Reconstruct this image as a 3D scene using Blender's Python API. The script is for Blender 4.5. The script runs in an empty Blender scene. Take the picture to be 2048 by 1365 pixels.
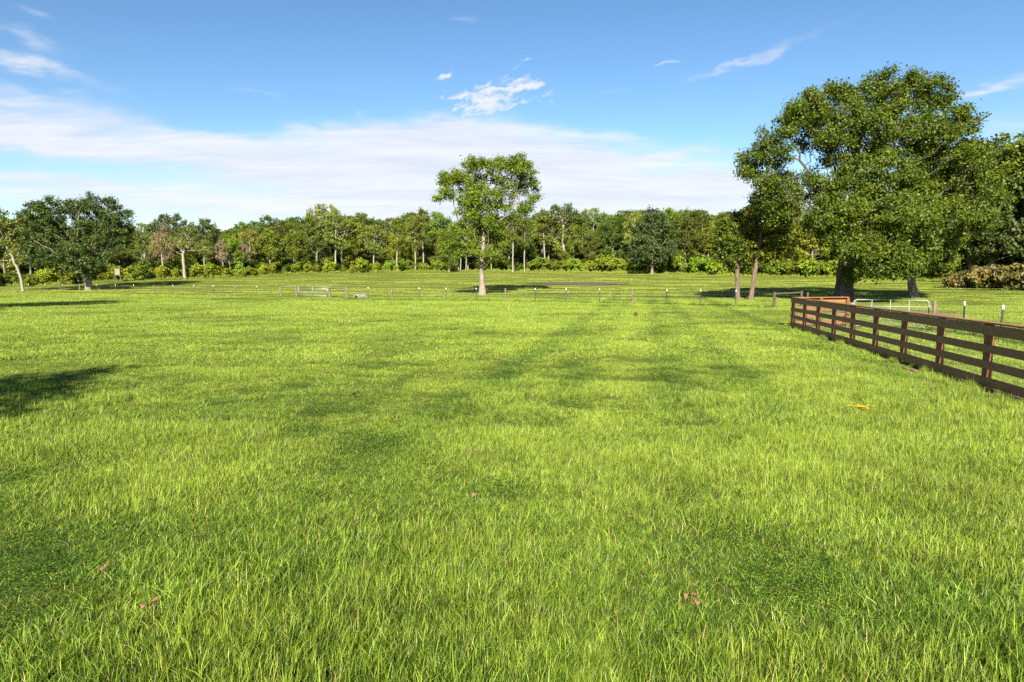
import bpy, math, random
import numpy as np
from mathutils import Vector

random.seed(7)
R = math.radians
S = bpy.context.scene
C = S.collection

# ------------------------------------------------------------------ camera, sun, sky, exposure
F = 1365.0                       # focal length in photo pixels (2048 wide, 24 mm lens)
HC = 2.1                         # eye height
PITCH = math.atan(126.5 / F)     # horizon at photo row 556
cp, sp = math.cos(PITCH), math.sin(PITCH)
cam_d = bpy.data.cameras.new('camera'); cam = bpy.data.objects.new('camera', cam_d); C.objects.link(cam)
cam.location = (0, 0, HC); cam.rotation_euler = (math.pi / 2 - PITCH, 0, 0)
cam_d.lens = 24; cam_d.sensor_width = 36; cam_d.clip_start = 0.05; cam_d.clip_end = 6000
S.camera = cam

SUN_AZ = math.atan(0.125)        # light travels towards +y, this much to the right
SUN_EL = R(31)
sun_d = bpy.data.lights.new('sun', 'SUN'); sun = bpy.data.objects.new('sun', sun_d); C.objects.link(sun)
sun_d.energy = 5.0; sun_d.angle = R(0.55); sun_d.color = (1.0, 0.90, 0.74)
ldir = Vector((math.sin(SUN_AZ) * math.cos(SUN_EL), math.cos(SUN_AZ) * math.cos(SUN_EL), -math.sin(SUN_EL)))
sun.rotation_euler = ldir.to_track_quat('-Z', 'Y').to_euler()

vs = S.view_settings
vs.view_transform = 'Standard'; vs.look = 'None'; vs.gamma = 1; vs.use_curve_mapping = False
vs.exposure = 1.64
S.cycles.use_denoising = False
S.cycles.max_bounces = 6; S.cycles.diffuse_bounces = 3; S.cycles.glossy_bounces = 2
S.cycles.transmission_bounces = 4; S.cycles.transparent_max_bounces = 8
S.cycles.caustics_reflective = False; S.cycles.caustics_refractive = False


def ray(px, py):
    a, b = (px - 1024) / F, -(py - 682.5) / F
    v = np.array([a, cp + b * sp, -sp + b * cp]); return v / np.linalg.norm(v)


class NT:
    """small helper to write node trees"""
    def __init__(s, tree): s.t = tree
    def n(s, kind, **kw):
        nd = s.t.nodes.new(kind)
        for k, v in kw.items(): setattr(nd, k, v)
        return nd
    def link(s, a, b): s.t.links.new(a, b)
    def put(s, sock, v):
        if isinstance(v, bpy.types.NodeSocket): s.t.links.new(v, sock)
        else: sock.default_value = v
    def m(s, op, a, b=None, c=None, clamp=False):
        nd = s.t.nodes.new('ShaderNodeMath'); nd.operation = op; nd.use_clamp = clamp
        s.put(nd.inputs[0], a)
        if b is not None: s.put(nd.inputs[1], b)
        if c is not None: s.put(nd.inputs[2], c)
        return nd.outputs[0]
    def mix(s, f, a, b, blend='MIX'):
        nd = s.t.nodes.new('ShaderNodeMix'); nd.data_type = 'RGBA'; nd.blend_type = blend
        s.put(nd.inputs[0], f)
        s.put(nd.inputs[6], a if not isinstance(a, tuple) else (*a[:3], 1))
        s.put(nd.inputs[7], b if not isinstance(b, tuple) else (*b[:3], 1))
        return nd.outputs[2]
    def smooth(s, v, lo, hi):
        nd = s.t.nodes.new('ShaderNodeMapRange'); nd.interpolation_type = 'SMOOTHSTEP'
        s.put(nd.inputs[0], v); nd.inputs[1].default_value = lo; nd.inputs[2].default_value = hi
        return nd.outputs[0]
    def noise(s, vec, scale, detail=4, rough=.55, dim='3D', dist=0.0):
        nd = s.t.nodes.new('ShaderNodeTexNoise'); nd.noise_dimensions = dim
        if vec is not None: s.put(nd.inputs['Vector'], vec)
        nd.inputs['Scale'].default_value = scale; nd.inputs['Detail'].default_value = detail
        nd.inputs['Roughness'].default_value = rough; nd.inputs['Distortion'].default_value = dist
        return nd
    def comb(s, x, y, z):
        nd = s.t.nodes.new('ShaderNodeCombineXYZ')
        for i, v in enumerate((x, y, z)): s.put(nd.inputs[i], v)
        return nd.outputs[0]
    def sep(s, v):
        nd = s.t.nodes.new('ShaderNodeSeparateXYZ'); s.put(nd.inputs[0], v); return nd.outputs


# ---- world: Nishita sky with drifting cirrus
W = bpy.data.worlds.new('World'); S.world = W; W.use_nodes = True
wt = W.node_tree; wt.nodes.clear(); w = NT(wt)
sky = w.n('ShaderNodeTexSky', sky_type='NISHITA', sun_disc=False, sun_elevation=SUN_EL,
          sun_rotation=math.pi + SUN_AZ, altitude=0, air_density=1.0, dust_density=0.35, ozone_density=2.0)
hs = w.n('ShaderNodeHueSaturation'); w.link(sky.outputs[0], hs.inputs['Color'])
hs.inputs['Hue'].default_value = 0.497; hs.inputs['Saturation'].default_value = 1.10; hs.inputs['Value'].default_value = 1.0
gs = w.n('ShaderNodeVectorMath', operation='SCALE'); w.link(hs.outputs[0], gs.inputs[0]); gs.inputs['Scale'].default_value = 1 / 6.5
gm = w.n('ShaderNodeGamma'); w.link(gs.outputs[0], gm.inputs[0]); gm.inputs[1].default_value = 1.2
gb = w.n('ShaderNodeVectorMath', operation='SCALE'); w.link(gm.outputs[0], gb.inputs[0]); gb.inputs['Scale'].default_value = 6.5
tc = w.n('ShaderNodeTexCoord'); dx, dy, dz = w.sep(tc.outputs['Generated'])
az0 = w.m('ARCTAN2', dx, dy); el0 = w.m('ARCSINE', dz)
zz = w.m('ADD', w.m('MAXIMUM', dz, 0.0), 0.10)
plane = w.comb(w.m('DIVIDE', dx, zz), w.m('DIVIDE', dy, zz), 0.0)
mp = w.n('ShaderNodeMapping'); w.link(plane, mp.inputs[0]); mp.inputs['Rotation'].default_value = (0, 0, R(-20)); mp.inputs['Scale'].default_value = (0.55, 1.7, 1)
streak = w.noise(mp.outputs[0], 1.6, 8, .62, dist=.35).outputs[0]
fine = w.noise(mp.outputs[0], 9.0, 6, .6, dist=.6).outputs[0]
wv = w.noise(w.comb(w.m('MULTIPLY', az0, 1.0), w.m('MULTIPLY', el0, 3.0), 0.0), 7.0, 5, .6)
wsep = w.sep(wv.outputs[1])
az = w.m('ADD', az0, w.m('MULTIPLY', w.m('SUBTRACT', wsep[0], .5), .16))
el = w.m('ADD', el0, w.m('MULTIPLY', w.m('SUBTRACT', wsep[1], .5), .055))
wv2 = w.noise(w.comb(az0, el0, 0.0), 55.0, 4, .6); w2 = w.sep(wv2.outputs[1])
azp = w.m('ADD', az0, w.m('MULTIPLY', w.m('SUBTRACT', w2[0], .5), .022))
elp = w.m('ADD', el0, w.m('MULTIPLY', w.m('SUBTRACT', w2[1], .5), .016))


def ae(px, py):
    v = ray(px, py); return math.atan2(v[0], v[1]), math.asin(v[2])


def blob(px, py, hw, hh, rot, wgt, A=None, E=None):
    A = A or az; E = E or el
    a, e = ae(px, py); a1, e1 = ae(px + hw, py); a2, e2 = ae(px, py - hh)
    ra, rb = abs(a1 - a), abs(e2 - e)
    cr, sr = math.cos(R(rot)), math.sin(R(rot))
    da, de = w.m('SUBTRACT', A, a), w.m('SUBTRACT', E, e)
    u = w.m('ADD', w.m('MULTIPLY', da, cr / ra), w.m('MULTIPLY', de, sr / ra))
    v = w.m('ADD', w.m('MULTIPLY', da, -sr / rb), w.m('MULTIPLY', de, cr / rb))
    r2 = w.m('ADD', w.m('MULTIPLY', u, u), w.m('MULTIPLY', v, v))
    g = w.m('EXPONENT', w.m('MULTIPLY', r2, -1.0))
    return w.m('MULTIPLY', g, wgt)


def total(lst):
    t = lst[0]
    for x in lst[1:]: t = w.m('ADD', t, x)
    return t


big = total([blob(*b) for b in (
    (20, 225, 230, 50, -6, .72), (90, 275, 330, 34, -6, .78), (400, 285, 250, 28, -9, .75), (350, 325, 220, 18, -6, .40), (130, 200, 160, 18, -8, .25),
    (880, 262, 190, 34, 0, .85), (820, 300, 290, 46, 3, .85), (930, 345, 380, 55, 0, .75), (660, 265, 90, 14, 4, .45), (640, 335, 160, 28, -8, .55), (1080, 330, 220, 40, 0, .55),
    (1240, 275, 110, 16, -3, .6), (1330, 310, 160, 14, 5, .7), (1400, 370, 220, 34, 3, .75), (1180, 365, 330, 45, 0, .5),
    (620, 405, 1000, 48, 0, .85), (1100, 430, 1000, 34, 0, .65), (60, 352, 260, 12, -3, .35), (1990, 255, 120, 40, 0, .55), (1960, 380, 300, 60, 0, .55))])
wisp = total([blob(*b) for b in (
    (40, 75, 60, 20, -15, .42), (50, 130, 90, 20, -8, .62), (150, 165, 130, 14, -14, .3), (80, 25, 40, 14, -8, .4),
    (1470, 125, 100, 8, 17, .55), (1560, 100, 60, 8, 14, .45), (1640, 60, 120, 10, 18, .18), (1970, 172, 80, 10, 9, .75),
    (520, 192, 50, 5, -5, .35), (1240, 195, 60, 4, 14, .2), (940, 40, 35, 10, 10, .25), (700, 225, 26, 10, 0, .3), (1310, 132, 16, 4, 5, .5))])
puff = total([blob(*b, azp, elp) for b in (
    (890, 152, 20, 6, 24, 1.2), (1048, 175, 30, 8, 15, .8), (785, 160, 40, 3, 20, .4), (835, 146, 14, 4, 10, .3), (1140, 176, 8, 3, 0, .35))])
field = total([blob(*b) for b in ((950, 182, 55, 30, 10, .95), (968, 220, 48, 20, 5, 1.0), (1035, 170, 50, 32, 15, .75), (1075, 125, 30, 12, 0, .45), (1100, 195, 60, 18, 10, .3))])
fa_ = w.m('ADD', w.m('MULTIPLY', az0, .95), w.m('MULTIPLY', el0, .31)); fb_ = w.m('SUBTRACT', w.m('MULTIPLY', el0, .95), w.m('MULTIPLY', az0, .31))
fleck = w.noise(w.comb(w.m('MULTIPLY', fa_, 52.0), w.m('MULTIPLY', fb_, 135.0), 3.7), 1.0, 4, .55, dist=.5).outputs[0]
cflk = w.m('MULTIPLY', w.smooth(w.m('ADD', w.m('MULTIPLY', field, .42), w.m('MULTIPLY', fleck, 1.0)), .68, .98), w.smooth(field, .08, .5))
cb = w.smooth(w.m('MULTIPLY', big, w.m('ADD', .12, w.m('ADD', w.m('MULTIPLY', streak, 1.25), w.m('MULTIPLY', fine, .55)))), .12, 1.30)
cw = w.smooth(w.m('MULTIPLY', wisp, w.m('ADD', .2, w.m('MULTIPLY', w.m('ADD', streak, fine), .8))), .04, 1.1)
cpf = w.smooth(w.m('MULTIPLY', puff, w.m('ADD', .1, w.m('MULTIPLY', fine, 1.8))), .25, 1.3)
back = w.m('MULTIPLY', w.smooth(dy, .25, -.3), w.smooth(streak, .45, .75))
cl = w.m('ADD', w.m('ADD', cb, cw), w.m('ADD', w.m('ADD', cpf, cflk), w.m('MULTIPLY', back, .6)), clamp=True)
cl = w.m('MULTIPLY', cl, .92)
ccol = w.mix(w.smooth(w.m('ADD', streak, w.m('MULTIPLY', fine, .25)), .4, .85), (4.7, 4.9, 5.6), (5.8, 5.95, 6.3))
skyc = w.mix(cl, gb.outputs[0], ccol)
bg = w.n('ShaderNodeBackground'); w.link(skyc, bg.inputs[0]); bg.inputs[1].default_value = 0.053
wo = w.n('ShaderNodeOutputWorld'); w.link(bg.outputs[0], wo.inputs[0])
W.cycles.sampling_method = 'MANUAL'; W.cycles.sample_map_resolution = 512


# ------------------------------------------------------------------ terrain
def smoothstep(x): x = np.clip(x, 0, 1); return x * x * (3 - 2 * x)


_cx = np.array([-300, 0, 100, 200, 350, 500, 600, 750, 1000, 1200, 1400, 1500, 1600, 1800, 1900, 2048, 2400], float)
_cd = np.array([120, 119, 121, 125, 132, 140, 147, 152, 158, 152, 140, 130, 122, 105, 95, 85, 75], float)
_cy = np.array([575, 573, 570, 564, 558, 552, 548, 544, 542, 545, 549, 552, 555, 560, 564, 568, 572], float)
_fx = np.array([-300, 28, 470, 700, 1071, 1471, 1700, 2048, 2400], float)
_fd = np.array([98, 95, 78, 68, 61, 53, 50, 46, 42], float)


def z_for(py, Y):
    t = -(py - 682.5) / F
    return HC + Y * (t * cp - sp) / (cp + t * sp)


_cz = z_for(_cy, _cd)


def treeline(px): return np.interp(px, _cx, _cd)


def ground(X, Y):
    X = np.asarray(X, float); Y = np.asarray(Y, float)
    px = 1024 + F * np.clip(X / np.maximum(Y, 1.0), -1.5, 1.5)
    D = np.interp(px, _cx, _cd); Z = np.interp(px, _cx, _cz); Yf = np.interp(px, _fx, _fd) + 2
    t = np.clip((Y - Yf) / (D - Yf), 0, 1.6)
    rise = np.where(t < 1, t ** 1.3, 1 + (t - 1) * .6)
    return Z * rise + .025 * np.sin(X * .55 + 1.3) * np.sin(Y * .43) * np.clip(Y / 10, 0, 1)


def cast(px, py):
    v = ray(px, py); lo = 0.5; p = None
    for t in np.concatenate([np.arange(1, 40, .05), np.arange(40, 260, .1)]):
        p = np.array([0, 0, HC]) + v * t
        if p[2] <= float(ground(p[0], p[1])): return p
    return p


def at_depth(px, Y):
    """ground point seen in photo column px at forward distance Y"""
    z = 0.0
    for _ in range(4):
        X = (px - 1024) / F * (Y * cp - (z - HC) * sp); z = float(ground(X, Y))
    return np.array([X, Y, z])


def scale_at(p): return (p[1] * cp - (p[2] - HC) * sp) / F      # metres per photo pixel


def vnoise(x, y, seed=0):
    x = np.asarray(x, float); y = np.asarray(y, float)
    xi, yi = np.floor(x).astype(int), np.floor(y).astype(int); xf, yf = x - xi, y - yi
    def h(a, b):
        n = np.sin(a * 127.1 + b * 311.7 + seed * 74.7) * 43758.5453
        return n - np.floor(n)
    u, v = xf * xf * (3 - 2 * xf), yf * yf * (3 - 2 * yf)
    return (h(xi, yi) * (1 - u) + h(xi + 1, yi) * u) * (1 - v) + (h(xi, yi + 1) * (1 - u) + h(xi + 1, yi + 1) * u) * v


def fbm(x, y, seed=0, o=4):
    r = 0; a = .5; s = 0
    for i in range(o):
        r = r + a * vnoise(x * 2 ** i, y * 2 ** i, seed + i); s += a; a *= .5
    return r / s


# ------------------------------------------------------------------ materials
def mat(name):
    m = bpy.data.materials.new(name); m.use_nodes = True; m.node_tree.nodes.clear()
    t = NT(m.node_tree); out = t.n('ShaderNodeOutputMaterial'); return m, t, out


def noisy(name, c1, c2, scale=6, rough=.8, stretch=(1, 1, 1), bump=.3, metallic=0, c3=None, coord='Object'):
    m, t, out = mat(name)
    co = t.n('ShaderNodeTexCoord'); mpn = t.n('ShaderNodeMapping'); t.link(co.outputs[coord], mpn.inputs[0]); mpn.inputs['Scale'].default_value = stretch
    n = t.noise(mpn.outputs[0], scale, 6, .65)
    col = t.mix(t.smooth(n.outputs[0], .3, .7), c1, c2)
    if c3:
        n2 = t.noise(mpn.outputs[0], scale * .23, 4, .6); col = t.mix(t.smooth(n2.outputs[0], .52, .68), col, c3)
    p = t.n('ShaderNodeBsdfPrincipled'); t.put(p.inputs['Base Color'], col); p.inputs['Roughness'].default_value = rough; p.inputs['Metallic'].default_value = metallic
    if bump:
        b = t.n('ShaderNodeBump'); b.inputs['Strength'].default_value = bump; b.inputs['Distance'].default_value = .02
        t.link(n.outputs[0], b.inputs['Height']); t.link(b.outputs[0], p.inputs['Normal'])
    t.link(p.outputs[0], out.inputs[0]); return m


def leaf_material():
    m, t, out = mat('foliage')
    oi = t.n('ShaderNodeObjectInfo'); at = t.n('ShaderNodeAttribute', attribute_name='tint')
    r = t.sep(at.outputs['Vector'])
    br = t.m('ADD', .55, t.m('MULTIPLY', r[0], .9))
    sc = t.n('ShaderNodeVectorMath', operation='SCALE'); t.link(oi.outputs['Color'], sc.inputs[0]); t.link(br, sc.inputs['Scale'])
    yel = t.n('ShaderNodeVectorMath', operation='MULTIPLY'); t.link(sc.outputs[0], yel.inputs[0]); yel.inputs[1].default_value = (1.45, 1.22, .55)
    col = t.mix(t.smooth(r[1], .45, 1.0), sc.outputs[0], yel.outputs[0])
    p = t.n('ShaderNodeBsdfPrincipled'); t.link(col, p.inputs['Base Color']); p.inputs['Roughness'].default_value = .5; p.inputs['Specular IOR Level'].default_value = .35
    tr = t.n('ShaderNodeBsdfTranslucent')
    tcol = t.n('ShaderNodeVectorMath', operation='MULTIPLY'); t.link(col, tcol.inputs[0]); tcol.inputs[1].default_value = (1.3, 1.3, .6); t.link(tcol.outputs[0], tr.inputs[0])
    mx = t.n('ShaderNodeMixShader'); mx.inputs[0].default_value = .2; t.link(p.outputs[0], mx.inputs[1]); t.link(tr.outputs[0], mx.inputs[2])
    t.link(mx.outputs[0], out.inputs[0]); return m


def field_colour(t, shift):
    """greens of the meadow laid out over the land: fresh, dull and yellow patches and mown lanes"""
    g = t.n('ShaderNodeNewGeometry'); P = g.outputs['Position']
    x, y, z = t.sep(P)
    n1 = t.noise(P, .16, 5, .6).outputs[0]; n2 = t.noise(P, .9, 4, .6).outputs[0]; n3 = t.noise(P, .045, 4, .55).outputs[0]
    lane = t.m('SUBTRACT', t.m('MULTIPLY', x, .981), t.m('MULTIPLY', y, .192))
    lane = t.m('ADD', lane, t.m('ADD', t.m('MULTIPLY', n2, .7), t.m('MULTIPLY', n1, 1.2)))
    st = t.m('ADD', t.m('MULTIPLY', t.m('SINE', t.m('MULTIPLY', lane, 3.6)), .6), t.m('MULTIPLY', t.m('SINE', t.m('MULTIPLY_ADD', lane, 1.63, 1.1)), .7))
    lm = t.m('MULTIPLY', t.smooth(lane, -6.5, -3.5), t.smooth(lane, 9.5, 6.0))
    lm = t.m('MULTIPLY', lm, t.m('MULTIPLY', t.smooth(y, 6.0, 15.0), t.smooth(n2, .15, .6)))
    dry = t.m('ADD', t.m('MULTIPLY_ADD', n1, .20, .345), t.m('ADD', t.m('MULTIPLY', n2, .36), t.m('MULTIPLY', t.m('MULTIPLY', st, lm), .22)))
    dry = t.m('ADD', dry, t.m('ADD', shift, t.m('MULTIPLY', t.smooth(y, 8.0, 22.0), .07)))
    f1 = t.smooth(dry, .40, .88)
    col = t.mix(f1, (.036, .088, .004), (.142, .198, .021))
    blue = t.m('MULTIPLY', t.smooth(n3, .54, .66), t.smooth(n2, .42, .6))
    col = t.mix(t.m('MULTIPLY', blue, .25), col, (.070, .150, .038))
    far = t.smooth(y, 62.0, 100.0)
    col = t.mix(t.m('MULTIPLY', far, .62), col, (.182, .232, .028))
    return col, P, n2


def grass_material():
    m, t, out = mat('grass_blades')
    at = t.n('ShaderNodeAttribute', attribute_name='tint'); r = t.sep(at.outputs['Vector'])
    ia = t.n('ShaderNodeAttribute', attribute_name='dry', attribute_type='INSTANCER')
    shift = t.m('ADD', t.m('MULTIPLY', t.m('SUBTRACT', r[0], .5), .42), t.m('MULTIPLY', t.m('SUBTRACT', ia.outputs['Fac'], .5), .38))
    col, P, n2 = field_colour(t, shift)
    col = t.mix(t.smooth(r[1], .94, .98), col, (.30, .25, .09))
    col = t.mix(t.m('MULTIPLY', t.smooth(r[2], .0, .45), -1) if False else t.smooth(r[2], .35, .0), col, (.13, .12, .035))
    hv = t.n('ShaderNodeHueSaturation'); t.link(col, hv.inputs['Color']); 
    n5 = t.noise(P, 9.0, 3, .6).outputs[0]; n6 = t.noise(P, .55, 5, .65).outputs[0]
    t.put(hv.inputs['Value'], t.m('MULTIPLY', t.m('ADD', .30, t.m('MULTIPLY', r[0], 1.36)), t.m('MULTIPLY', t.m('ADD', .35, t.m('MULTIPLY', n5, 1.3)), t.m('ADD', .85, t.m('MULTIPLY', t.smooth(n6, .3, .7), .36)))))
    p = t.n('ShaderNodeBsdfPrincipled'); t.link(hv.outputs[0], p.inputs['Base Color']); p.inputs['Roughness'].default_value = .45; p.inputs['Specular IOR Level'].default_value = .28
    tr = t.n('ShaderNodeBsdfTranslucent'); tcol = t.n('ShaderNodeVectorMath', operation='MULTIPLY'); t.link(hv.outputs[0], tcol.inputs[0]); tcol.inputs[1].default_value = (1.25, 1.3, .6); t.link(tcol.outputs[0], tr.inputs[0])
    mx = t.n('ShaderNodeMixShader'); mx.inputs[0].default_value = .15; t.link(p.outputs[0], mx.inputs[1]); t.link(tr.outputs[0], mx.inputs[2])
    t.link(mx.outputs[0], out.inputs[0]); return m


def ground_material():
    m, t, out = mat('turf')
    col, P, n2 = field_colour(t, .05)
    n = t.noise(P, 14.0, 5, .7).outputs[0]
    col = t.mix(t.smooth(n, .35, .75), t.mix(.75, col, (.045, .038, .014)), col)
    p = t.n('ShaderNodeBsdfPrincipled'); t.link(col, p.inputs['Base Color']); p.inputs['Roughness'].default_value = .95; p.inputs['Specular IOR Level'].default_value = .1
    b = t.n('ShaderNodeBump'); b.inputs['Strength'].default_value = .8; b.inputs['Distance'].default_value = .04; t.link(n, b.inputs['Height']); t.link(b.outputs[0], p.inputs['Normal'])
    t.link(p.outputs[0], out.inputs[0]); return m


M = dict(
    leaf=leaf_material(), grass=grass_material(), turf=ground_material(),
    oak_bark=noisy('dark_bark', (.030, .024, .019), (.10, .083, .066), 9, .95, (1, 1, .22), .9),
    grey_bark=noisy('grey_bark', (.125, .104, .08), (.24, .208, .168), 10, .9, (1, 1, .2), .8, c3=(.26, .19, .13)),
    pale_bark=noisy('pale_bark', (.15, .135, .105), (.29, .265, .215), 7, .9, (1, 1, .35), .4),
    brown_bark=noisy('brown_bark', (.06, .042, .03), (.17, .125, .085), 10, .95, (1, 1, .25), .8),
    soil=noisy('bare_soil', (.10, .06, .035), (.23, .155, .095), 5, .95, bump=.8, c3=(.16, .13, .06)),
    ash=noisy('scorched_soil', (.030, .020, .016), (.11, .075, .058), 3, .95, bump=.8),
    plank=noisy('stained_plank', (.15, .066, .024), (.33, .145, .056), 6, .62, (9, .5, 14), .5, c3=(.22, .115, .055)),
    post_wood=noisy('stained_post', (.12, .04, .015), (.24, .085, .028), 5, .65, (6, 6, .5), .35),
    old_wood=noisy('weathered_wood', (.075, .058, .042), (.20, .165, .125), 7, .95, (1.5, 1.5, .3), .7),
    dark_wood=noisy('old_dark_wood', (.035, .028, .022), (.11, .09, .07), 7, .95, (1.5, 1.5, .3), .7),
    steel_green=noisy('green_steel', (.006, .014, .010), (.012, .026, .016), 8, .5, bump=.1),
    white_paint=noisy('white_paint', (.17, .18, .18), (.27, .28, .28), 6, .5, bump=.05),
    tip_paint=noisy('white_plastic_tip', (.62, .62, .60), (.78, .78, .76), 6, .5, bump=.05),
    galv=noisy('galvanised_steel', (.15, .16, .17), (.26, .27, .29), 12, .42, bump=.05, metallic=.35),
    wire=noisy('fence_wire', (.10, .10, .10), (.17, .17, .16), 12, .5, bump=0, metallic=.5),
    concrete=noisy('concrete', (.16, .15, .13), (.34, .33, .30), 6, .9, bump=.4),
    hole_shade=noisy('pipe_shade', (.02, .02, .018), (.05, .045, .04), 6, .95, bump=.2),  # near-black colour standing in for the shade inside the culvert
    sheet=noisy('olive_sheet', (.13, .14, .08), (.20, .20, .13), 5, .7, bump=.1),
    dead_leaf=noisy('dead_leaf', (.09, .045, .02), (.21, .11, .048), 30, .8, bump=.2),
    flower=noisy('orange_petal', (.75, .33, .02), (.85, .48, .04), 20, .6, bump=0),
)


# ------------------------------------------------------------------ mesh helpers
def mesh_np(name, V, Q, material, tint=None, smooth=False):
    V = np.asarray(V, np.float32).reshape(-1, 3); Q = np.asarray(Q, np.int32)
    k = Q.shape[1]; me = bpy.data.meshes.new(name)
    me.vertices.add(len(V)); me.vertices.foreach_set('co', V.ravel())
    me.loops.add(Q.size); me.loops.foreach_set('vertex_index', Q.ravel())
    me.polygons.add(len(Q)); me.polygons.foreach_set('loop_start', np.arange(0, Q.size, k, dtype=np.int32))
    try: me.polygons.foreach_set('loop_total', np.full(len(Q), k, np.int32))
    except Exception: pass
    me.polygons.foreach_set('use_smooth', np.full(len(Q), bool(smooth)))
    if tint is not None:
        a = me.attributes.new('tint', 'FLOAT_VECTOR', 'POINT'); a.data.foreach_set('vector', np.asarray(tint, np.float32).ravel())
    me.materials.append(material); me.update(calc_edges=True); me.validate(); return me


class MB:
    """collects boxes, bars and tubes (all quads) and links them as one mesh object"""
    def __init__(s): s.V = []; s.Q = []; s.n = 0
    def add(s, V, Q):
        V = np.asarray(V, float); s.V.append(V); s.Q.append(np.asarray(Q, int) + s.n); s.n += len(V)
    def box(s, c, size, rz=0, jit=0):
        hx, hy, hz = np.array(size) / 2; b = min(hx, hy, hz) * .12
        def ring(a, bb, z): return [(-a, -bb, z), (a, -bb, z), (a, bb, z), (-a, bb, z)]
        V = np.array(ring(hx - b, hy - b, -hz) + ring(hx, hy, -hz + b) + ring(hx, hy, hz - b) + ring(hx - b, hy - b, hz), float)
        Q = [(0, 3, 2, 1), (12, 13, 14, 15)]
        for r in range(3):
            for i in range(4): Q.append((4 * r + i, 4 * r + (i + 1) % 4, 4 * r + 4 + (i + 1) % 4, 4 * r + 4 + i))
        cz, sz = math.cos(rz), math.sin(rz); V = np.stack([V[:, 0] * cz - V[:, 1] * sz, V[:, 0] * sz + V[:, 1] * cz, V[:, 2]], 1)
        s.add(V + np.array(c), Q); return s
    def bar(s, p, q, wd, ht, roll=0):
        """rectangular bar from p to q: wd horizontal thickness, ht vertical height"""
        p, q = np.array(p, float), np.array(q, float); d = q - p; L = np.linalg.norm(d); d /= L
        sd = np.cross(d, (0, 0, 1)); sd /= np.linalg.norm(sd); up = np.cross(sd, d); a, b = wd / 2, ht / 2
        bv = min(a, b) * .2; V = []
        for pt, k in ((p, 1), (q, 1)):
            for (i, j) in ((-a + bv, -b), (a - bv, -b), (a, -b + bv), (a, b - bv), (a - bv, b), (-a + bv, b), (-a, b - bv), (-a, -b + bv)): V.append(pt + sd * i + up * j)
        Q = [(i, (i + 1) % 8, 8 + (i + 1) % 8, 8 + i) for i in range(8)]
        Q += [(0, 7, 2, 1), (7, 6, 3, 2), (6, 5, 4, 3)]
        Q += [(8, 9, 10, 15), (15, 10, 11, 14), (14, 11, 12, 13)]
        s.add(V, Q); return s
    def tube(s, pts, rad, n=8, cap=True, wob=0, rng=None):
        P = np.asarray(pts, float); r = np.full(len(P), rad) if np.isscalar(rad) else np.asarray(rad, float)
        T = np.gradient(P, axis=0); T /= np.maximum(np.linalg.norm(T, axis=1, keepdims=True), 1e-9)
        ref = np.array([1, 0, 0.]) if abs(T[0][0]) < .8 else np.array([0, 1, 0.])
        A = np.cross(T, ref); A /= np.linalg.norm(A, axis=1, keepdims=True); B = np.cross(T, A)
        an = np.arange(n) / n * 2 * math.pi
        rr = r[:, None] * (1 + (wob * (rng.random((len(P), n)) - .5) if wob else 0)) * np.ones((len(P), n))
        V = P[:, None] + rr[..., None] * (np.cos(an)[None, :, None] * A[:, None] + np.sin(an)[None, :, None] * B[:, None])
        V = V.reshape(-1, 3); Q = []
        for k in range(len(P) - 1):
            for i in range(n): Q.append((k * n + i, k * n + (i + 1) % n, (k + 1) * n + (i + 1) % n, (k + 1) * n + i))
        if cap and n % 2 == 0:
            for base, fl in ((0, True), ((len(P) - 1) * n, False)):
                for i in range(n // 2 - 1):
                    q = (base + i, base + i + 1, base + n - 2 - i, base + n - 1 - i); Q.append(q[::-1] if fl else q)
        s.add(V, Q); return s
    def mesh(s, name, m, smooth=False): return mesh_np(name, np.concatenate(s.V), np.concatenate(s.Q), m, smooth=smooth)
    def build(s, name, m, parent=None, smooth=False): return obj(name, s.mesh(name, m, smooth), parent)


def obj(name, me, parent=None, loc=None):
    o = bpy.data.objects.new(name, me); C.objects.link(o)
    if parent is not None: o.parent = parent
    if loc is not None: o.location = loc
    return o


def tag(o, label=None, cat=None, group=None, kind=None):
    for k, v in (('label', label), ('category', cat), ('group', group), ('kind', kind)):
        if v: o[k] = v
    return o


def thing(name, label, cat, loc=(0, 0, 0), group=None, rz=0):
    o = bpy.data.objects.new(name, None); C.objects.link(o); o.location = tuple(float(v) for v in loc); o.rotation_euler = (0, 0, rz)
    o.empty_display_size = .3
    return tag(o, label, cat, group)


# ------------------------------------------------------------------ ground sheet
def axis(lo, hi, fine_lo, fine_hi, step, grow=1.12):
    a = list(np.arange(fine_lo, fine_hi + step, step)); d = step
    while a[-1] < hi: d *= grow; a.append(a[-1] + d)
    d = step
    while a[0] > lo: d *= grow; a.insert(0, a[0] - d)
    return np.array(a)


gx = axis(-2500, 2500, -60, 60, .9); gy = axis(-400, 3000, 0, 170, .9)
GX, GY = np.meshgrid(gx, gy); GZ = ground(GX, GY)
nx, ny = len(gx), len(gy)
ii = np.arange(nx * ny).reshape(ny, nx)
Q = np.stack([ii[:-1, :-1], ii[:-1, 1:], ii[1:, 1:], ii[1:, :-1]], -1).reshape(-1, 4)
go = obj('ground', mesh_np('ground', np.stack([GX, GY, GZ], -1).reshape(-1, 3), Q, M['turf'], smooth=True)); tag(go, kind='structure')


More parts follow.
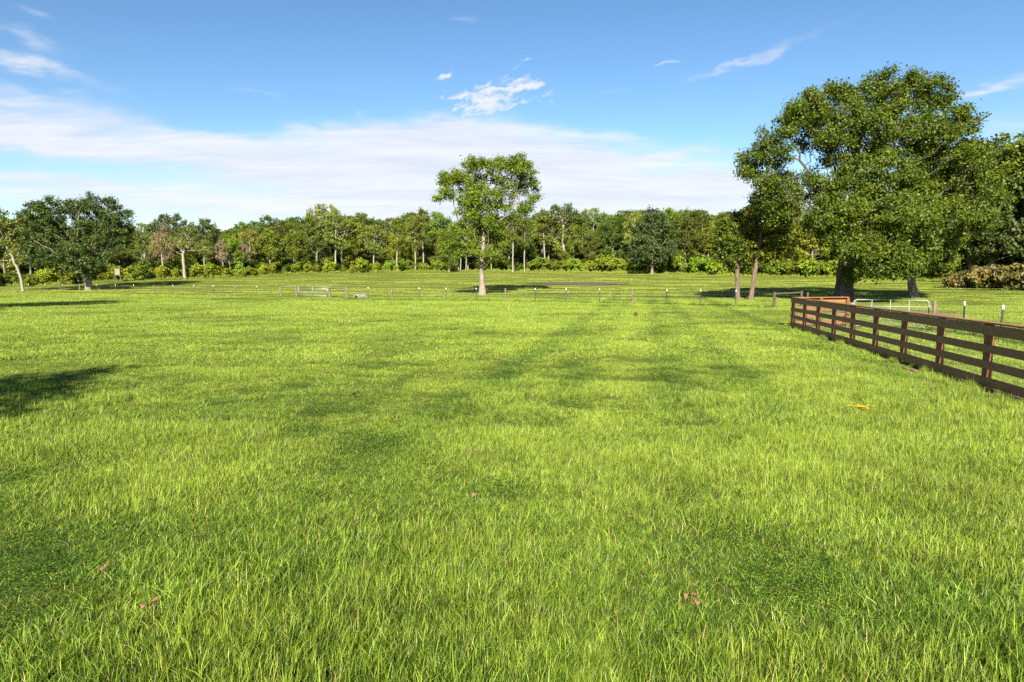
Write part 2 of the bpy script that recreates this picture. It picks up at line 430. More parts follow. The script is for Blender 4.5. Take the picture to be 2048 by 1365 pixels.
def patch_sheet(name, outline_fn, n, material, lift, label=None):
    """irregular ground sheet: outline_fn(theta) -> (x, y)"""
    cx, cy = outline_fn.c; V = [(cx, cy, float(ground(cx, cy)) + lift)]; rings = 4
    for k in range(1, rings + 1):
        for i in range(n):
            x, y = outline_fn(i / n * 2 * math.pi); x = cx + (x - cx) * k / rings; y = cy + (y - cy) * k / rings
            V.append((x, y, float(ground(x, y)) + lift))
    T = [(0, 1 + i, 1 + (i + 1) % n, 1 + (i + 1) % n) for i in range(n)]
    me = bpy.data.meshes.new(name); faces = [t[:3] for t in T]
    for k in range(rings - 1):
        for i in range(n):
            a = 1 + k * n + i; b = 1 + k * n + (i + 1) % n; faces.append((a, b, b + n, a + n))
    me.from_pydata(V, [], faces); me.materials.append(material)
    return tag(obj(name, me), kind='structure')


# areas where no grass grows: list of (cx, cy, rx, ry, rot)
BARE = []


def soil_ellipse(name, p, rx, ry, m, lift=.006, seed=1, rot=0):
    def fn(th):
        k = .75 + .45 * float(vnoise(math.cos(th) * 2 + 5, math.sin(th) * 2 + 5, seed))
        a, b = math.cos(th) * rx * k, math.sin(th) * ry * k
        return p[0] + a * math.cos(rot) - b * math.sin(rot), p[1] + a * math.sin(rot) + b * math.cos(rot)
    fn.c = (p[0], p[1]); BARE.append((p[0], p[1], rx, ry, rot)); return patch_sheet(name, fn, 40, m, lift)


burn = cast(1160, 568)
soil_ellipse('scorched_ground', burn, 7.0, 4.6, M['ash'], .07, 3)
gatesoil = cast(1800, 628)
soil_ellipse('bare_soil', gatesoil, 3.2, 4.0, M['soil'], .02, 5)

# ------------------------------------------------------------------ plank fence
ppx = [(1971, 779), (1873, 746), (1800, 722), (1745, 705), (1699, 688), (1663, 676), (1632, 667), (1606, 660.5), (1585, 655)]
pp = np.array([cast(*q)[:2] for q in ppx])
a0, a1 = pp[0], pp[-1]; fd = (a1 - a0) / np.linalg.norm(a1 - a0); fl = np.linalg.norm(a1 - a0)
FN = 8; step = fl / FN
posts = [a0 + fd * step * k for k in range(-5, FN + 1)]     # runs on towards and past the camera's right
FH = 1.24
pf = thing('plank_fence', 'brown stained four rail plank fence running away along the right side of the field', 'fence', (posts[-1][0], posts[-1][1], 0))


def local(o, p): return np.array(p, float) - np.array(o.location)


def rails(root, P, n_side, ends_jitter=.0, board_label=None):
    """four boards and a cap over the posts P, boards on the side n_side"""
    rng = np.random.default_rng(4)
    for (zc, ht) in ((FH - .10, .19), (FH - .455, .15), (FH - .765, .15), (FH - 1.07, .17)):
        k = 0
        while k < len(P) - 1:
            e = min(k + 2, len(P) - 1); b = MB(); j = rng.normal(0, .006, 2)
            p = np.array([*(P[k] + n_side * .085), zc + j[0]]); q = np.array([*(P[e] + n_side * .085), zc + j[1]]); g = (q - p) / np.linalg.norm(q - p) * .003
            b.bar(local(root, p + g), local(root, q - g), .04, ht); b.build('rail', M['plank'], root); k = e
    k = 0
    while k < len(P) - 1:
        e = min(k + 2, len(P) - 1); b = MB()
        p = np.array([*(P[k] + n_side * .02), FH + .022]); q = np.array([*(P[e] + n_side * .02), FH + .022]); g = (q - p) / np.linalg.norm(q - p) * .003
        b.bar(local(root, p + g), local(root, q - g), .185, .036); b.build('cap_rail', M['plank'], root); k = e


def plank_post(root, p, ang):
    o = MB().box((0, 0, FH / 2 - .15), (.12, .12, FH + .29)).build('post', M['post_wood'], root)
    o.location = local(root, (*p, 0)); o.rotation_euler = (0, 0, ang + random.uniform(-.03, .03)); return o


ang = math.atan2(fd[1], fd[0]); nl = np.array([-fd[1], fd[0]])
if nl[0] > 0: nl = -nl
for p in posts: plank_post(pf, p, ang)
rails(pf, posts[::-1], nl)


def wire_grid(b, P, zs, dx, r, z0, z1, zfn=None):
    """wires along the polyline P at the heights zs and uprights every dx"""
    P = [np.array(p, float) for p in P]
    for a, c in zip(P[:-1], P[1:]):
        za = zfn(a) if zfn else 0; zc = zfn(c) if zfn else 0
        for z in zs: b.tube([(a[0], a[1], za + z), (c[0], c[1], zc + z)], r, 4, False)
        L = np.linalg.norm(c - a); n = max(1, int(L / dx))
        for i in range(n):
            q = a + (c - a) * (i + .5) / n; zq = za + (zc - za) * (i + .5) / n
            b.tube([(q[0], q[1], zq + z0), (q[0], q[1], zq + z1)], r, 4, False)


b = MB(); inner = [p - nl * .068 - np.array(pf.location)[:2] for p in posts]
wire_grid(b, [inner[0], inner[-1]], np.arange(.08, 1.05, .10), .06, .0016, .05, 1.06); b.build('wire_mesh', M['wire'], pf)

# bare strip of soil along its foot
def strip(name, A, B, wl, wr, m, lift, seed):
    A, B = np.array(A), np.array(B); L = np.linalg.norm(B - A); d = (B - A) / L; nn = np.array([-d[1], d[0]]); n = int(L / .25); V = []
    for i in range(n + 1):
        c = A + d * L * i / n; l = wl * (.5 + 1.0 * float(fbm(i * .3, 1.5, seed))); r = wr * (.5 + 1.0 * float(fbm(i * .3, 7.5, seed)))
        for k in (l, 0, -r):
            q = c + nn * k; V.append((q[0], q[1], float(ground(*q)) + lift))
    Qs = []
    for i in range(n):
        for k in range(2): Qs.append((3 * i + k, 3 * i + k + 1, 3 * i + k + 4, 3 * i + k + 3))
    return tag(obj(name, mesh_np(name, V, Qs, m)), kind='structure')


strip('soil_strip', posts[0], posts[-1], .38, .10, M['soil'], .018, 2)
STRIP = (np.array(posts[0]), np.array(posts[-1]))

# short cross panel at the far end, facing the camera
c0 = posts[-1]; c1 = cast(1693, 653)[:2]; cd = (c1 - c0) / np.linalg.norm(c1 - c0)
cf = thing('plank_fence', 'short sunlit orange plank panel closing the far corner beside the white pipe gate', 'fence', (*c0, 0))
cp_posts = [c0 + cd * .16, (c0 + c1) / 2 , c1]
nc = np.array([cd[1], -cd[0]])
for p in cp_posts[1:]: plank_post(cf, p, math.atan2(cd[1], cd[0]))
rails(cf, cp_posts, -nc)
b = MB(); wire_grid(b, [cp_posts[0] - np.array(cf.location)[:2] + nc * .07, cp_posts[-1] - np.array(cf.location)[:2] + nc * .07], np.arange(.08, 1.05, .10), .06, .0016, .05, 1.06); b.build('wire_mesh', M['wire'], cf)

# ------------------------------------------------------------------ white pipe gate
g0 = cast(1702, 657)[:2]; g1 = cast(1857, 660)[:2]
gd = (g1 - g0); gl = np.linalg.norm(gd); grz = math.atan2(gd[1], gd[0])
wg = thing('pipe_gate', 'white tubular farm gate with rounded corners behind the plank fence', 'gate', (*g0, 0), rz=grz)
gz0, gz1 = .10, 1.20


def rounded(x0, x1, z0, z1, r, n=6):
    pts = []
    for (cx, cz, a) in ((x1 - r, z1 - r, 0), (x0 + r, z1 - r, 90), (x0 + r, z0 + r, 180), (x1 - r, z0 + r, 270)):
        for i in range(n + 1): t = R(a + 90 * i / n); pts.append((cx + r * math.cos(t), 0, cz + r * math.sin(t)))
    return pts + [pts[0]]


MB().tube(rounded(.05, gl - .03, gz0, gz1, .16), .026, 8, False).build('frame', M['white_paint'], wg, True)
b = MB(); b.tube([(.08, 0, .93), (gl - .06, 0, .93)], .019, 8); b.build('crossbar', M['white_paint'], wg, True)
for k in (.26, .5, .74):
    MB().bar((gl * k, 0, gz0 + .02), (gl * k, .0001, gz1 - .02), .045, .012) if False else MB().tube([(gl * k, 0, gz0), (gl * k, 0, gz1)], .017, 6).build('upright', M['white_paint'], wg, True)
b = MB(); wire_grid(b, [(.1, .03), (gl - .08, .03)], np.arange(.16, .92, .10), .10, .0022, .12, .92); b.build('wire_mesh', M['galv'], wg)
MB().box((gl - .02, 0, .95), (.06, .05, .08)).build('latch', M['galv'], wg)
for z in (.3, 1.02): MB().box((.01, 0, z), (.10, .05, .05)).build('hinge', M['galv'], wg)


def wood_post(name, root, p, r, h, m, lean=(0, 0), z=0.0, seed=0):
    rng = np.random.default_rng(seed); t = np.linspace(0, 1, 7)
    P = np.stack([lean[0] * t + rng.normal(0, r * .12, 7), lean[1] * t, -.25 + (h + .25) * t], 1)
    o = MB().tube(P, r * (1.08 - .14 * t), 10, True, .16, rng).build(name, m, root, False)
    o.location = local(root, (p[0], p[1], z)) if root is not None else (p[0], p[1], z)
    return o


# ------------------------------------------------------------------ wire fences
def t_post_mesh():
    b = MB()
    b.box((0, 0, .45), (.064, .012, 1.36)); b.box((0, .022, .45), (.014, .034, 1.358))
    for k in range(14): b.box((0, -.011, -.05 + k * .085), (.014, .012, .022))
    return b.mesh('t_post', M['steel_green']), MB().box((0, .008, 1.135), (.054, .050, .14)).mesh('white_tip', M['tip_paint'])


TP, TIP = t_post_mesh()


def t_post(root, p, seed):
    z = float(ground(p[0], p[1])); rng = random.Random(seed)
    o = obj('t_post', TP, root, tuple(local(root, (p[0], p[1], z)))); o.rotation_euler = (rng.uniform(-.03, .03), rng.uniform(-.04, .04), rng.uniform(-.3, .3))
    obj('white_tip', TIP, o); return o


FENCE_LINES = []


def wire_fence(label, spec, extra=()):
    """spec: (px, py, 't' or 'w')"""
    P = [(cast(px, py), k) for px, py, k in spec]
    FENCE_LINES.append([p for p, k in P]); o0 = P[0][0]; root = thing('wire_fence', label, 'fence', (o0[0], o0[1], o0[2]))
    for i, (p, k) in enumerate(P):
        if k == 't': t_post(root, p, i)
        elif k == 'w': wood_post('wooden_post', root, p, .075, 1.18, M['old_wood'], (random.uniform(-.06, .06), 0), p[2], i + 31)
    b = MB(); L = [np.array(local(root, p))[:2] for p, k in P]; gz = {tuple(np.round(l, 4)): p[2] - o0[2] for l, (p, k) in zip(L, P)}
    wire_grid(b, [l + np.array([0, -.05]) * 0 for l in L], (.06, .2, .35, .5, .65, .82, 1.02, 1.14), .30, .0022, .06, 1.02, lambda q: gz.get(tuple(np.round(q, 4)), 0))
    b.build('wire_mesh', M['wire'], root); return P, root


left_spec = [(-95, 583.5, 'w'), (-62, 584, 't'), (-32, 584.5, 't'), (-2, 585, 't'), (28, 585.5, 'w'), (58, 586, 't'), (91, 586, 't'), (126, 586, 't'), (160, 586.5, 'w'), (194, 587, 't'), (232, 587.5, 't'), (268, 588, 't'), (309, 589, 'w'), (346, 589.5, 't'), (388, 590.5, 't'), (428, 592, 't'), (470, 593, 'w'), (514, 594, 't'), (562, 595, 'x')]
wire_fence('long wire fence of green steel posts left of the small field gate', left_spec)
mid_spec = [(694, 599, 'x'), (736, 600, 't'), (785, 601, 'w'), (838, 602, 't'), (893, 602.5, 't'), (952, 603, 't'), (1010, 604, 'w'), (1071, 605, 't'), (1131, 606, 't'), (1199, 607, 't'), (1265, 609, 'w'), (1333, 609, 't'), (1400, 611, 't'), (1471, 613, 't'), (1548, 616, 'x')]
wire_fence('wire fence with white tipped steel posts crossing behind the lawn below the tall lone tree', mid_spec)
right_spec = [(1868, 662, 'w'), (1925, 669, 't'), (1998, 683, 't'), (2090, 700, 't'), (2220, 725, 't')]
wire_fence('low wire fence with two white tipped posts right of the white pipe gate', right_spec)


def brace(label, pl, pr, r, h, m, rail_z, cat='fence brace', xtra=None):
    A, B = cast(*pl), cast(*pr); root = thing('fence_brace', label, cat, A)
    wood_post('post', root, A, r, h, m, (random.uniform(-.04, .04), 0), A[2], 11); wood_post('post', root, B, r, h + .02, m, (random.uniform(-.05, .05), 0), B[2], 12)
    rng = np.random.default_rng(5); a, c = local(root, (A[0], A[1], A[2] + rail_z)), local(root, (B[0], B[1], B[2] + rail_z + .04))
    t = np.linspace(0, 1, 6)[:, None]; MB().tube(a + (c - a) * t + rng.normal(0, .012, (6, 3)), r * .72, 8, True, .15, rng).build('crossbar', m, root)
    if xtra: xtra(root, A, B)
    return A, B


A1, B1 = brace('weathered log brace standing left of the small field gate', (562, 595), (593, 594), .10, 1.22, M['old_wood'], 1.06)
A2, B2 = brace('weathered log brace standing right of the small field gate', (659, 595.5), (694, 599), .10, 1.22, M['old_wood'], 1.0)
brace('dark old log brace at the fence corner left of the plank fence', (1548, 616), (1602, 613), .09, 1.12, M['dark_wood'], .98)
p = cast(1614, 611); tag(wood_post('wooden_post', None, p, .085, 1.0, M['dark_wood'], (.03, 0), p[2], 77), 'short dark weathered post standing just right of the dark log brace', 'post')
p = cast(1712, 654); tag(wood_post('wooden_post', None, p + np.array([0, .25, 0]), .07, 1.14, M['old_wood'], (.02, 0), p[2], 78), 'grey round post seen through the left end of the white pipe gate', 'post')

fg0, fg1 = B1[:2] + np.array([.22, 0]), A2[:2] - np.array([.22, 0]); fgd = fg1 - fg0; fgl = np.linalg.norm(fgd)
fz = float(ground(*fg0))
fg = thing('field_gate', 'small pale metal field gate hung between two log braces in the far fence', 'gate', (*fg0, fz), rz=math.atan2(fgd[1], fgd[0]))
MB().tube([(0, 0, .10), (0, 0, 1.12)], .055, 8).build('stile', M['galv'], fg, True); MB().tube([(fgl, 0, .10), (fgl, 0, 1.12)], .055, 8).build('stile', M['galv'], fg, True)
MB().tube([(fgl * .5, 0, .12), (fgl * .5, 0, 1.14)], .036, 8).build('upright', M['galv'], fg, True)
for z, r in ((.13, .042), (.88, .035), (1.12, .022)): MB().tube([(0, 0, z), (fgl, 0, z)], r, 8).build('bar', M['galv'], fg, True)
b = MB(); wire_grid(b, [(.05, .02), (fgl - .05, .02)], np.arange(.2, .9, .12), .15, .0022, .12, .9); b.build('wire_mesh', M['galv'], fg)

# ------------------------------------------------------------------ culvert pipe beside the brace
cv = cast(712, 599)
cu = thing('culvert_pipe', 'pale concrete culvert pipe end lying in a dirt hollow right of the field gate', 'culvert', cv)
an = np.linspace(0, 2 * math.pi, 21)[:-1]; V = []; Qd = []
for (ra, yy) in ((.34, 1.1), (.34, 0), (.25, 0), (.25, 1.1)):
    for t_ in an: V.append((ra * math.cos(t_), yy, .16 + ra * math.sin(t_)))
for k in range(3):
    for i in range(20): Qd.append((k * 20 + i, k * 20 + (i + 1) % 20, (k + 1) * 20 + (i + 1) % 20, (k + 1) * 20 + i))
po = obj('pipe', mesh_np('pipe', V, Qd, M['concrete'], smooth=False), cu); po.rotation_euler = (0, 0, R(-28))
ho = MB().tube([(0, .35, .16), (0, .36, .16)], .249, 20, True).build('shade_disc', M['hole_shade'], cu); ho.rotation_euler = (0, 0, R(-28))  # solid disc across the bore, painted dark as the pipe's inner shade
th = np.linspace(0, 2 * math.pi, 25)[:-1]; V = []; Qd = []
for k, (rr, hh) in enumerate(((1.0, -.1), (.85, .12), (.6, .3), (.3, .38), (.02, .40))):
    for t_ in th: V.append((.35 + rr * .85 * math.cos(t_), 1.15 + rr * .6 * math.sin(t_), hh * (1 + .3 * math.sin(3 * t_ + k))))
for k in range(4):
    for i in range(24): Qd.append((k * 24 + i, k * 24 + (i + 1) % 24, (k + 1) * 24 + (i + 1) % 24, (k + 1) * 24 + i))
tag(obj('dirt_mound', mesh_np('dirt_mound', V, Qd, M['soil'], smooth=True), None, tuple(cv)), 'small brown dirt mound behind the concrete culvert pipe', 'mound')

# ------------------------------------------------------------------ box stand at the wood's edge
bs = at_depth(237, 121); k = scale_at(bs)
st = thing('box_blind', 'olive box hide on thin splayed legs at the edge of the wood', 'hide', bs, rz=R(15))
zb = 1.35
MB().box((0, 0, zb + .55), (.80, .80, 1.1)).build('box', M['sheet'], st)
MB().box((0, 0, zb + 1.13), (.92, .92, .055)).build('roof', M['sheet'], st)
MB().box((0, -.03, zb - .03), (1.0, .96, .055)).build('floor', M['sheet'], st)
for sx in (-1, 1):
    for sy in (-1, 1): MB().tube([(sx * .75, sy * .75, -.1), (sx * .36, sy * .36, zb - .05)], .035, 6).build('leg', M['old_wood'], st)

# ------------------------------------------------------------------ trees
def colonize(rng, A, pos, par, step, dk, iters=240, up=.05, jit=.18):
    pos = np.array(pos, float); par = list(par); nch = np.zeros(len(pos), int)
    for i, p_ in enumerate(par):
        if p_ >= 0: nch[p_] += 1
    d = np.linalg.norm(A[:, None] - pos[None], axis=2); near = d.argmin(1); dist = d.min(1); alive = np.ones(len(A), bool)
    for it in range(iters):
        alive &= nch[near] < 3
        idx = np.where(alive)[0]
        if len(idx) == 0: break
        acc = np.zeros_like(pos); v = (A[idx] - pos[near[idx]]) / np.maximum(dist[idx, None], 1e-6); np.add.at(acc, near[idx], v)
        nodes = np.unique(near[idx]); dd = acc[nodes]; dd /= np.maximum(np.linalg.norm(dd, axis=1, keepdims=True), 1e-6)
        dd += rng.normal(0, jit, dd.shape); dd[:, 2] += up; dd /= np.linalg.norm(dd, axis=1, keepdims=True)
        new = pos[nodes] + dd * step; n0 = len(pos); pos = np.concatenate([pos, new]); par += list(nodes); nch[nodes] += 1; nch = np.concatenate([nch, np.zeros(len(new), int)])
        dn = np.linalg.norm(A[idx][:, None] - new[None], axis=2); m_ = dn.min(1); am = dn.argmin(1) + n0
        bt = m_ < dist[idx]; near[idx[bt]] = am[bt]; dist[idx[bt]] = m_[bt]
        alive &= dist > dk
    return pos, np.array(par)


def tree_meshes(seed, trunk, r0, ells, n_attr, step, dk, n_leaf, leaf, sigma, bark, leaf_r=1.0, tip=.012, outward=.5, up=.05, hole=0, leafless=0.0, wl=.62, extra_leaf=None, flare=1.5, lp=1.25, vp=.8):
    """trunk: polyline of the bole; ells: crown lobes (cx, cy, cz, rx, ry, rz). Returns bark mesh, foliage mesh"""
    rng = np.random.default_rng(seed)
    E = np.array(ells, float); vol = E[:, 3] * E[:, 4] * E[:, 5]; vol = vol ** vp; pick = rng.choice(len(E), n_attr, p=vol / vol.sum())
    u = rng.normal(size=(n_attr, 3)); u /= np.linalg.norm(u, axis=1, keepdims=True); rad = rng.random(n_attr) ** (1 / 2.6)
    A = E[pick, :3] + u * rad[:, None] * E[pick, 3:6]
    T = [np.array(trunk[0], float)]; par = [-1]
    for q in trunk[1:]:
        q = np.array(q, float); a = T[-1]; n = max(1, int(np.linalg.norm(q - a) / step))
        for i in range(1, n + 1): T.append(a + (q - a) * i / n + (rng.normal(0, r0 * .06, 3) if i < n else 0)); par.append(len(T) - 2)
    # only the upper part of the bole may branch
    pos, par = colonize(rng, A, T, par, step, dk, up=up)
    n = len(pos); r = np.zeros(n); kids = [[] for _ in range(n)]
    for i in range(n - 1, 0, -1): kids[par[i]].append(i)
    ne = 2.25
    rp = np.zeros(n)
    for i in range(n - 1, -1, -1):
        if not kids[i]: rp[i] = tip ** ne
        else: rp[i] = sum(rp[k_] for k_ in kids[i])
    r = rp ** (1 / ne); kf = r0 / r[0]
    r = tip + (r0 - tip) * (np.maximum(r - tip, 0) / max(r[0] - tip, 1e-6)) ** lp
    # bole tapers between base and fork
    b = MB(); starts = [(-1, 0)]
    while starts:
        pa, s0 = starts.pop(); ch = [pa] if pa >= 0 else []
        cur = s0
        while True:
            ch.append(cur)
            if not kids[cur]: break
            kk = sorted(kids[cur], key=lambda q: -r[q])
            for o_ in kk[1:]: starts.append((cur, o_))
            cur = kk[0]
        P = pos[ch]; rr = r[ch].copy()
        if pa >= 0: rr[0] = min(rr[0], rr[1] * 1.25)
        if pa < 0:
            h = P[:, 2] - P[0, 2]; rr *= 1 + (flare - 1) * np.exp(-h / (r0 * 2.2))
            P = P.copy(); P[0, 2] -= .15
        if len(P) < 2: continue
        sides = 12 if rr.max() > .15 else (6 if rr.max() > .04 else 4)
        b.tube(P, rr, sides, False, .12 if sides == 12 else 0, rng)
    bm = b.mesh('trunk', bark, True)
    depth = np.zeros(n)
    for i in range(n - 1, 0, -1): depth[par[i]] = max(depth[par[i]], depth[i] + 1)
    leafy = np.where((depth <= leaf_r) & (np.arange(n) >= len(T)))[0]
    if leafless: leafy = leafy[rng.random(len(leafy)) > leafless]
    nt = rng.random(n); hue = rng.random(n)
    w_ = np.where(nt[leafy] < .07, 0, .35 + nt[leafy] ** 1.2); w_ /= w_.sum()
    L = rng.choice(leafy, n_leaf, p=w_); f = rng.random(n_leaf)[:, None]
    c = pos[L] * f + pos[par[L]] * (1 - f) + rng.normal(0, sigma, (n_leaf, 3)) * np.array([1, 1, .7])
    ctr = (E[:, :3] * vol[:, None]).sum(0) / vol.sum()
    ow = c - ctr; ow /= np.maximum(np.linalg.norm(ow, axis=1, keepdims=True), 1e-6)
    nn = rng.normal(size=(n_leaf, 3)); nn /= np.linalg.norm(nn, axis=1, keepdims=True); nn = nn + outward * ow + np.array([0, 0, .35]); nn /= np.linalg.norm(nn, axis=1, keepdims=True)
    a = np.cross(nn, rng.normal(size=(n_leaf, 3))); a /= np.maximum(np.linalg.norm(a, axis=1, keepdims=True), 1e-6); bb = np.cross(nn, a)
    s = leaf * (.45 + 1.1 * rng.random(n_leaf) ** 1.6)[:, None]
    V = np.stack([c - a * s * .5, c + bb * s * .5 * wl + nn * s * .06, c + a * s * .5, c - bb * s * .5 * wl + nn * s * .06], 1).reshape(-1, 3)
    Qs = np.arange(n_leaf * 4).reshape(-1, 4)
    zt = np.clip((c[:, 2] - ctr[2]) / (np.ptp(E[:, 2]) + E[:, 5].max()) + .5, 0, 1)
    t1 = np.clip(.55 * nt[L] + .45 * rng.random(n_leaf), 0, 1); t2 = np.clip(.6 * hue[L] + .4 * rng.random(n_leaf), 0, 1)
    tint = np.repeat(np.stack([t1, t2, zt], 1), 4, 0)
    lm = mesh_np('crown', V, Qs, M['leaf'], tint); return bm, lm


def place_tree(name, label, cat, loc, bm, lm, colour, group=None, sc=1.0, rz=0.0, scz=None):
    root = thing(name, label, cat, loc, group, rz); root.scale = (sc, sc, scz or sc)
    t_ = obj('trunk', bm, root); c_ = obj('crown', lm, root); c_.color = (*colour, 1); return root


def hero(base, px_trunk, lobes, **kw):
    """lobes and trunk given as photo pixels; turned to metres about the base point"""
    k = scale_at(base); bx, by = px_trunk[0]
    def conv(x, y): return (x - bx) * k, (by - y) * k
    rng = np.random.default_rng(kw.get('seed', 1))
    tr = [(conv(x, y)[0], 0, conv(x, y)[1]) for x, y in px_trunk]
    ells = []
    for q in lobes:
        x, y, rx, ry = q[:4]; dpt = q[4] * k if len(q) > 4 else rng.uniform(-.5, .5) * rx * k; X, Z = conv(x, y)
        rd = (rx + ry) * .55 * k if len(q) < 6 else q[5] * k
        ells.append((X, dpt, Z, rx * k, rd, ry * k))
    return tree_meshes(trunk=tr, ells=ells, **kw)


# --- the giant oak on the right
big_b = at_depth(1687, 57)
bm, lm = hero(big_b, [(1687, 602), (1688, 560), (1690, 500), (1692, 452), (1690, 420)], [
    (1745, 192, 58, 38), (1832, 198, 48, 40), (1640, 212, 58, 42), (1585, 240, 50, 42), (1535, 300, 46, 48), (1499, 330, 32, 36), (1528, 382, 46, 32),
    (1700, 270, 125, 75, 0), (1880, 258, 52, 46, 0), (1925, 320, 40, 48, 0), (1905, 380, 60, 50, -40), (1830, 300, 70, 55, -30), (1870, 330, 60, 60, 50), (1720, 375, 120, 80, 0), (1640, 440, 66, 48, -60), (1745, 455, 90, 60, -90),
    (1828, 455, 76, 56), (1785, 512, 52, 24, -60), (1720, 520, 62, 42, -100), (1870, 440, 70, 45, -60), (1600, 370, 60, 40), (1560, 425, 45, 30), (1690, 545, 40, 22, -50), (1672, 505, 50, 30, -110)],
    seed=11, r0=.62, n_attr=5800, step=.55, dk=.62, n_leaf=230000, leaf=.19, sigma=.31, bark=M['oak_bark'], leaf_r=2, tip=.014, up=.03, outward=.6, flare=1.35)
place_tree('oak_tree', 'giant spreading oak with a thick dark trunk beyond the plank fence', 'tree', big_b, bm, lm, (.060, .092, .0045))

# --- tall lone tree in the middle
mid_b = cast(965, 591)
bm, lm = hero(mid_b, [(965, 591), (964, 560), (963, 525), (964, 505)], [
    (912, 366, 38, 28), (940, 375, 42, 42), (975, 365, 36, 40), (1000, 350, 38, 30), (1030, 350, 44, 32), (1055, 372, 26, 28), (1068, 394, 15, 14), (905, 392, 32, 14), (885, 402, 20, 8),
    (940, 415, 30, 20), (985, 410, 36, 25), (1030, 418, 26, 16), (905, 362, 26, 20), (950, 330, 28, 12), (1020, 332, 32, 14), (1045, 425, 16, 8), (1012, 398, 40, 30), (1050, 405, 24, 22), (1030, 375, 36, 26), (975, 335, 40, 16),
    (955, 435, 50, 22, -20), (985, 440, 40, 22, 20), (960, 405, 50, 24, -20), (955, 462, 54, 30), (915, 475, 40, 28), (985, 478, 34, 28), (950, 505, 46, 18), (975, 515, 24, 12), (905, 500, 24, 18)],
    seed=5, r0=.27, n_attr=2300, step=.38, dk=.46, n_leaf=50000, leaf=.20, sigma=.27, bark=M['grey_bark'], leaf_r=1, vp=.62, tip=.013, up=.06, outward=.3, flare=2.0)
place_tree('lone_tree', 'tall lone tree with pale trunk and airy fan crown in mid field', 'tree', mid_b, bm, lm, (.082, .130, .005))

# --- broad live oak on the left
lo_b = cast(178, 581)
bm, lm = hero(lo_b, [(178, 581), (177, 562), (172, 540)], [
    (160, 425, 46, 30), (205, 418, 44, 26), (120, 430, 40, 34), (90, 435, 30, 30), (235, 445, 36, 36), (165, 465, 80, 45), (100, 475, 45, 40), (235, 480, 32, 34),
    (140, 515, 62, 34, -30), (195, 515, 56, 32, -30), (110, 505, 30, 28), (178, 540, 50, 14, -20), (78, 455, 22, 26), (195, 398, 12, 10)],
    seed=23, r0=.42, n_attr=2600, step=.5, dk=.55, n_leaf=70000, leaf=.24, sigma=.26, bark=M['grey_bark'], leaf_r=2, tip=.014, up=.03, outward=.6, flare=1.4)
place_tree('live_oak', 'broad dark live oak behind the wire fence at far left', 'tree', lo_b, bm, lm, (.038, .068, .008))

# --- twin trees left of the giant oak
tw = at_depth(1475, 62)
bm, lm = hero(tw, [(1475, 592), (1474, 560), (1472, 520), (1470, 470), (1467, 440)], [
    (1475, 440, 36, 26), (1450, 470, 30, 26), (1485, 490, 34, 34), (1455, 505, 30, 20), (1475, 520, 26, 18), (1440, 440, 22, 18)],
    seed=31, r0=.19, n_attr=900, step=.38, dk=.45, n_leaf=15000, leaf=.21, sigma=.25, bark=M['brown_bark'], leaf_r=1, tip=.012, outward=.4)
place_tree('field_tree', 'left one of two slim brown trunked trees left of the giant oak', 'tree', tw, bm, lm, (.066, .098, .007))
tw2 = at_depth(1501, 61)
bm, lm = hero(tw2, [(1499, 592), (1503, 560), (1508, 520), (1514, 470), (1517, 430)], [
    (1525, 405, 34, 30), (1540, 440, 38, 34), (1510, 465, 30, 40), (1545, 480, 34, 30), (1515, 505, 30, 18), (1560, 420, 24, 24), (1500, 430, 24, 22)],
    seed=33, r0=.19, n_attr=1000, step=.38, dk=.45, n_leaf=19000, leaf=.21, sigma=.25, bark=M['brown_bark'], leaf_r=1, tip=.012, outward=.4)
place_tree('field_tree', 'right one of two slim trees, leaning towards the giant oak', 'tree', tw2, bm, lm, (.115, .138, .008))
# --- curved tree right of the oak
ct = at_depth(1829, 63)
bm, lm = hero(ct, [(1831, 602), (1826, 585), (1823, 565), (1827, 540), (1832, 510)], [
    (1850, 500, 48, 36), (1875, 470, 42, 40), (1830, 470, 40, 36), (1890, 520, 36, 30), (1868, 532, 34, 16), (1900, 440, 36, 36)],
    seed=35, r0=.32, n_attr=1500, step=.42, dk=.48, n_leaf=32000, leaf=.21, sigma=.27, bark=M['grey_bark'], leaf_r=1, tip=.013, outward=.4)
place_tree('field_tree', 'short curved grey trunk tree spreading under the giant oak on its right', 'tree', ct, bm, lm, (.085, .125, .007))

# --- unseen neighbours left of the frame whose shadows fall across the lawn
SH = np.array([math.sin(SUN_AZ), math.cos(SUN_AZ)]) / math.tan(SUN_EL)
sb_b, sb_l = tree_meshes(41, [(0, 0, 0), (.1, 0, 2.2), (0, .1, 4)], .35, [(0, 0, 7, 3.4, 3.4, 2.6), (1.5, .5, 5.5, 2.4, 2.4, 1.8), (-1.6, -.4, 5.6, 2.6, 2.4, 1.9), (0, 1, 9, 2.0, 2.0, 1.5)], 1100, .45, .5, 9500, .24, .30, M['grey_bark'], leaf_r=2, outward=.5)
q = np.array([-9.9, 10.3]) - SH * 5.4
place_tree('oak_tree', 'oak behind the viewer whose shadow crosses the near left lawn', 'tree', (q[0], q[1], 0), sb_b, sb_l, (.05, .075, .01), sc=.76)
q = np.array([-36.5, 52.5]) - SH * 8
r_ = place_tree('oak_tree', 'oak beyond the left edge shading the lawn before the wire fence', 'tree', (q[0], q[1], 0), sb_b, sb_l, (.05, .075, .01), sc=1.3, rz=1.2)

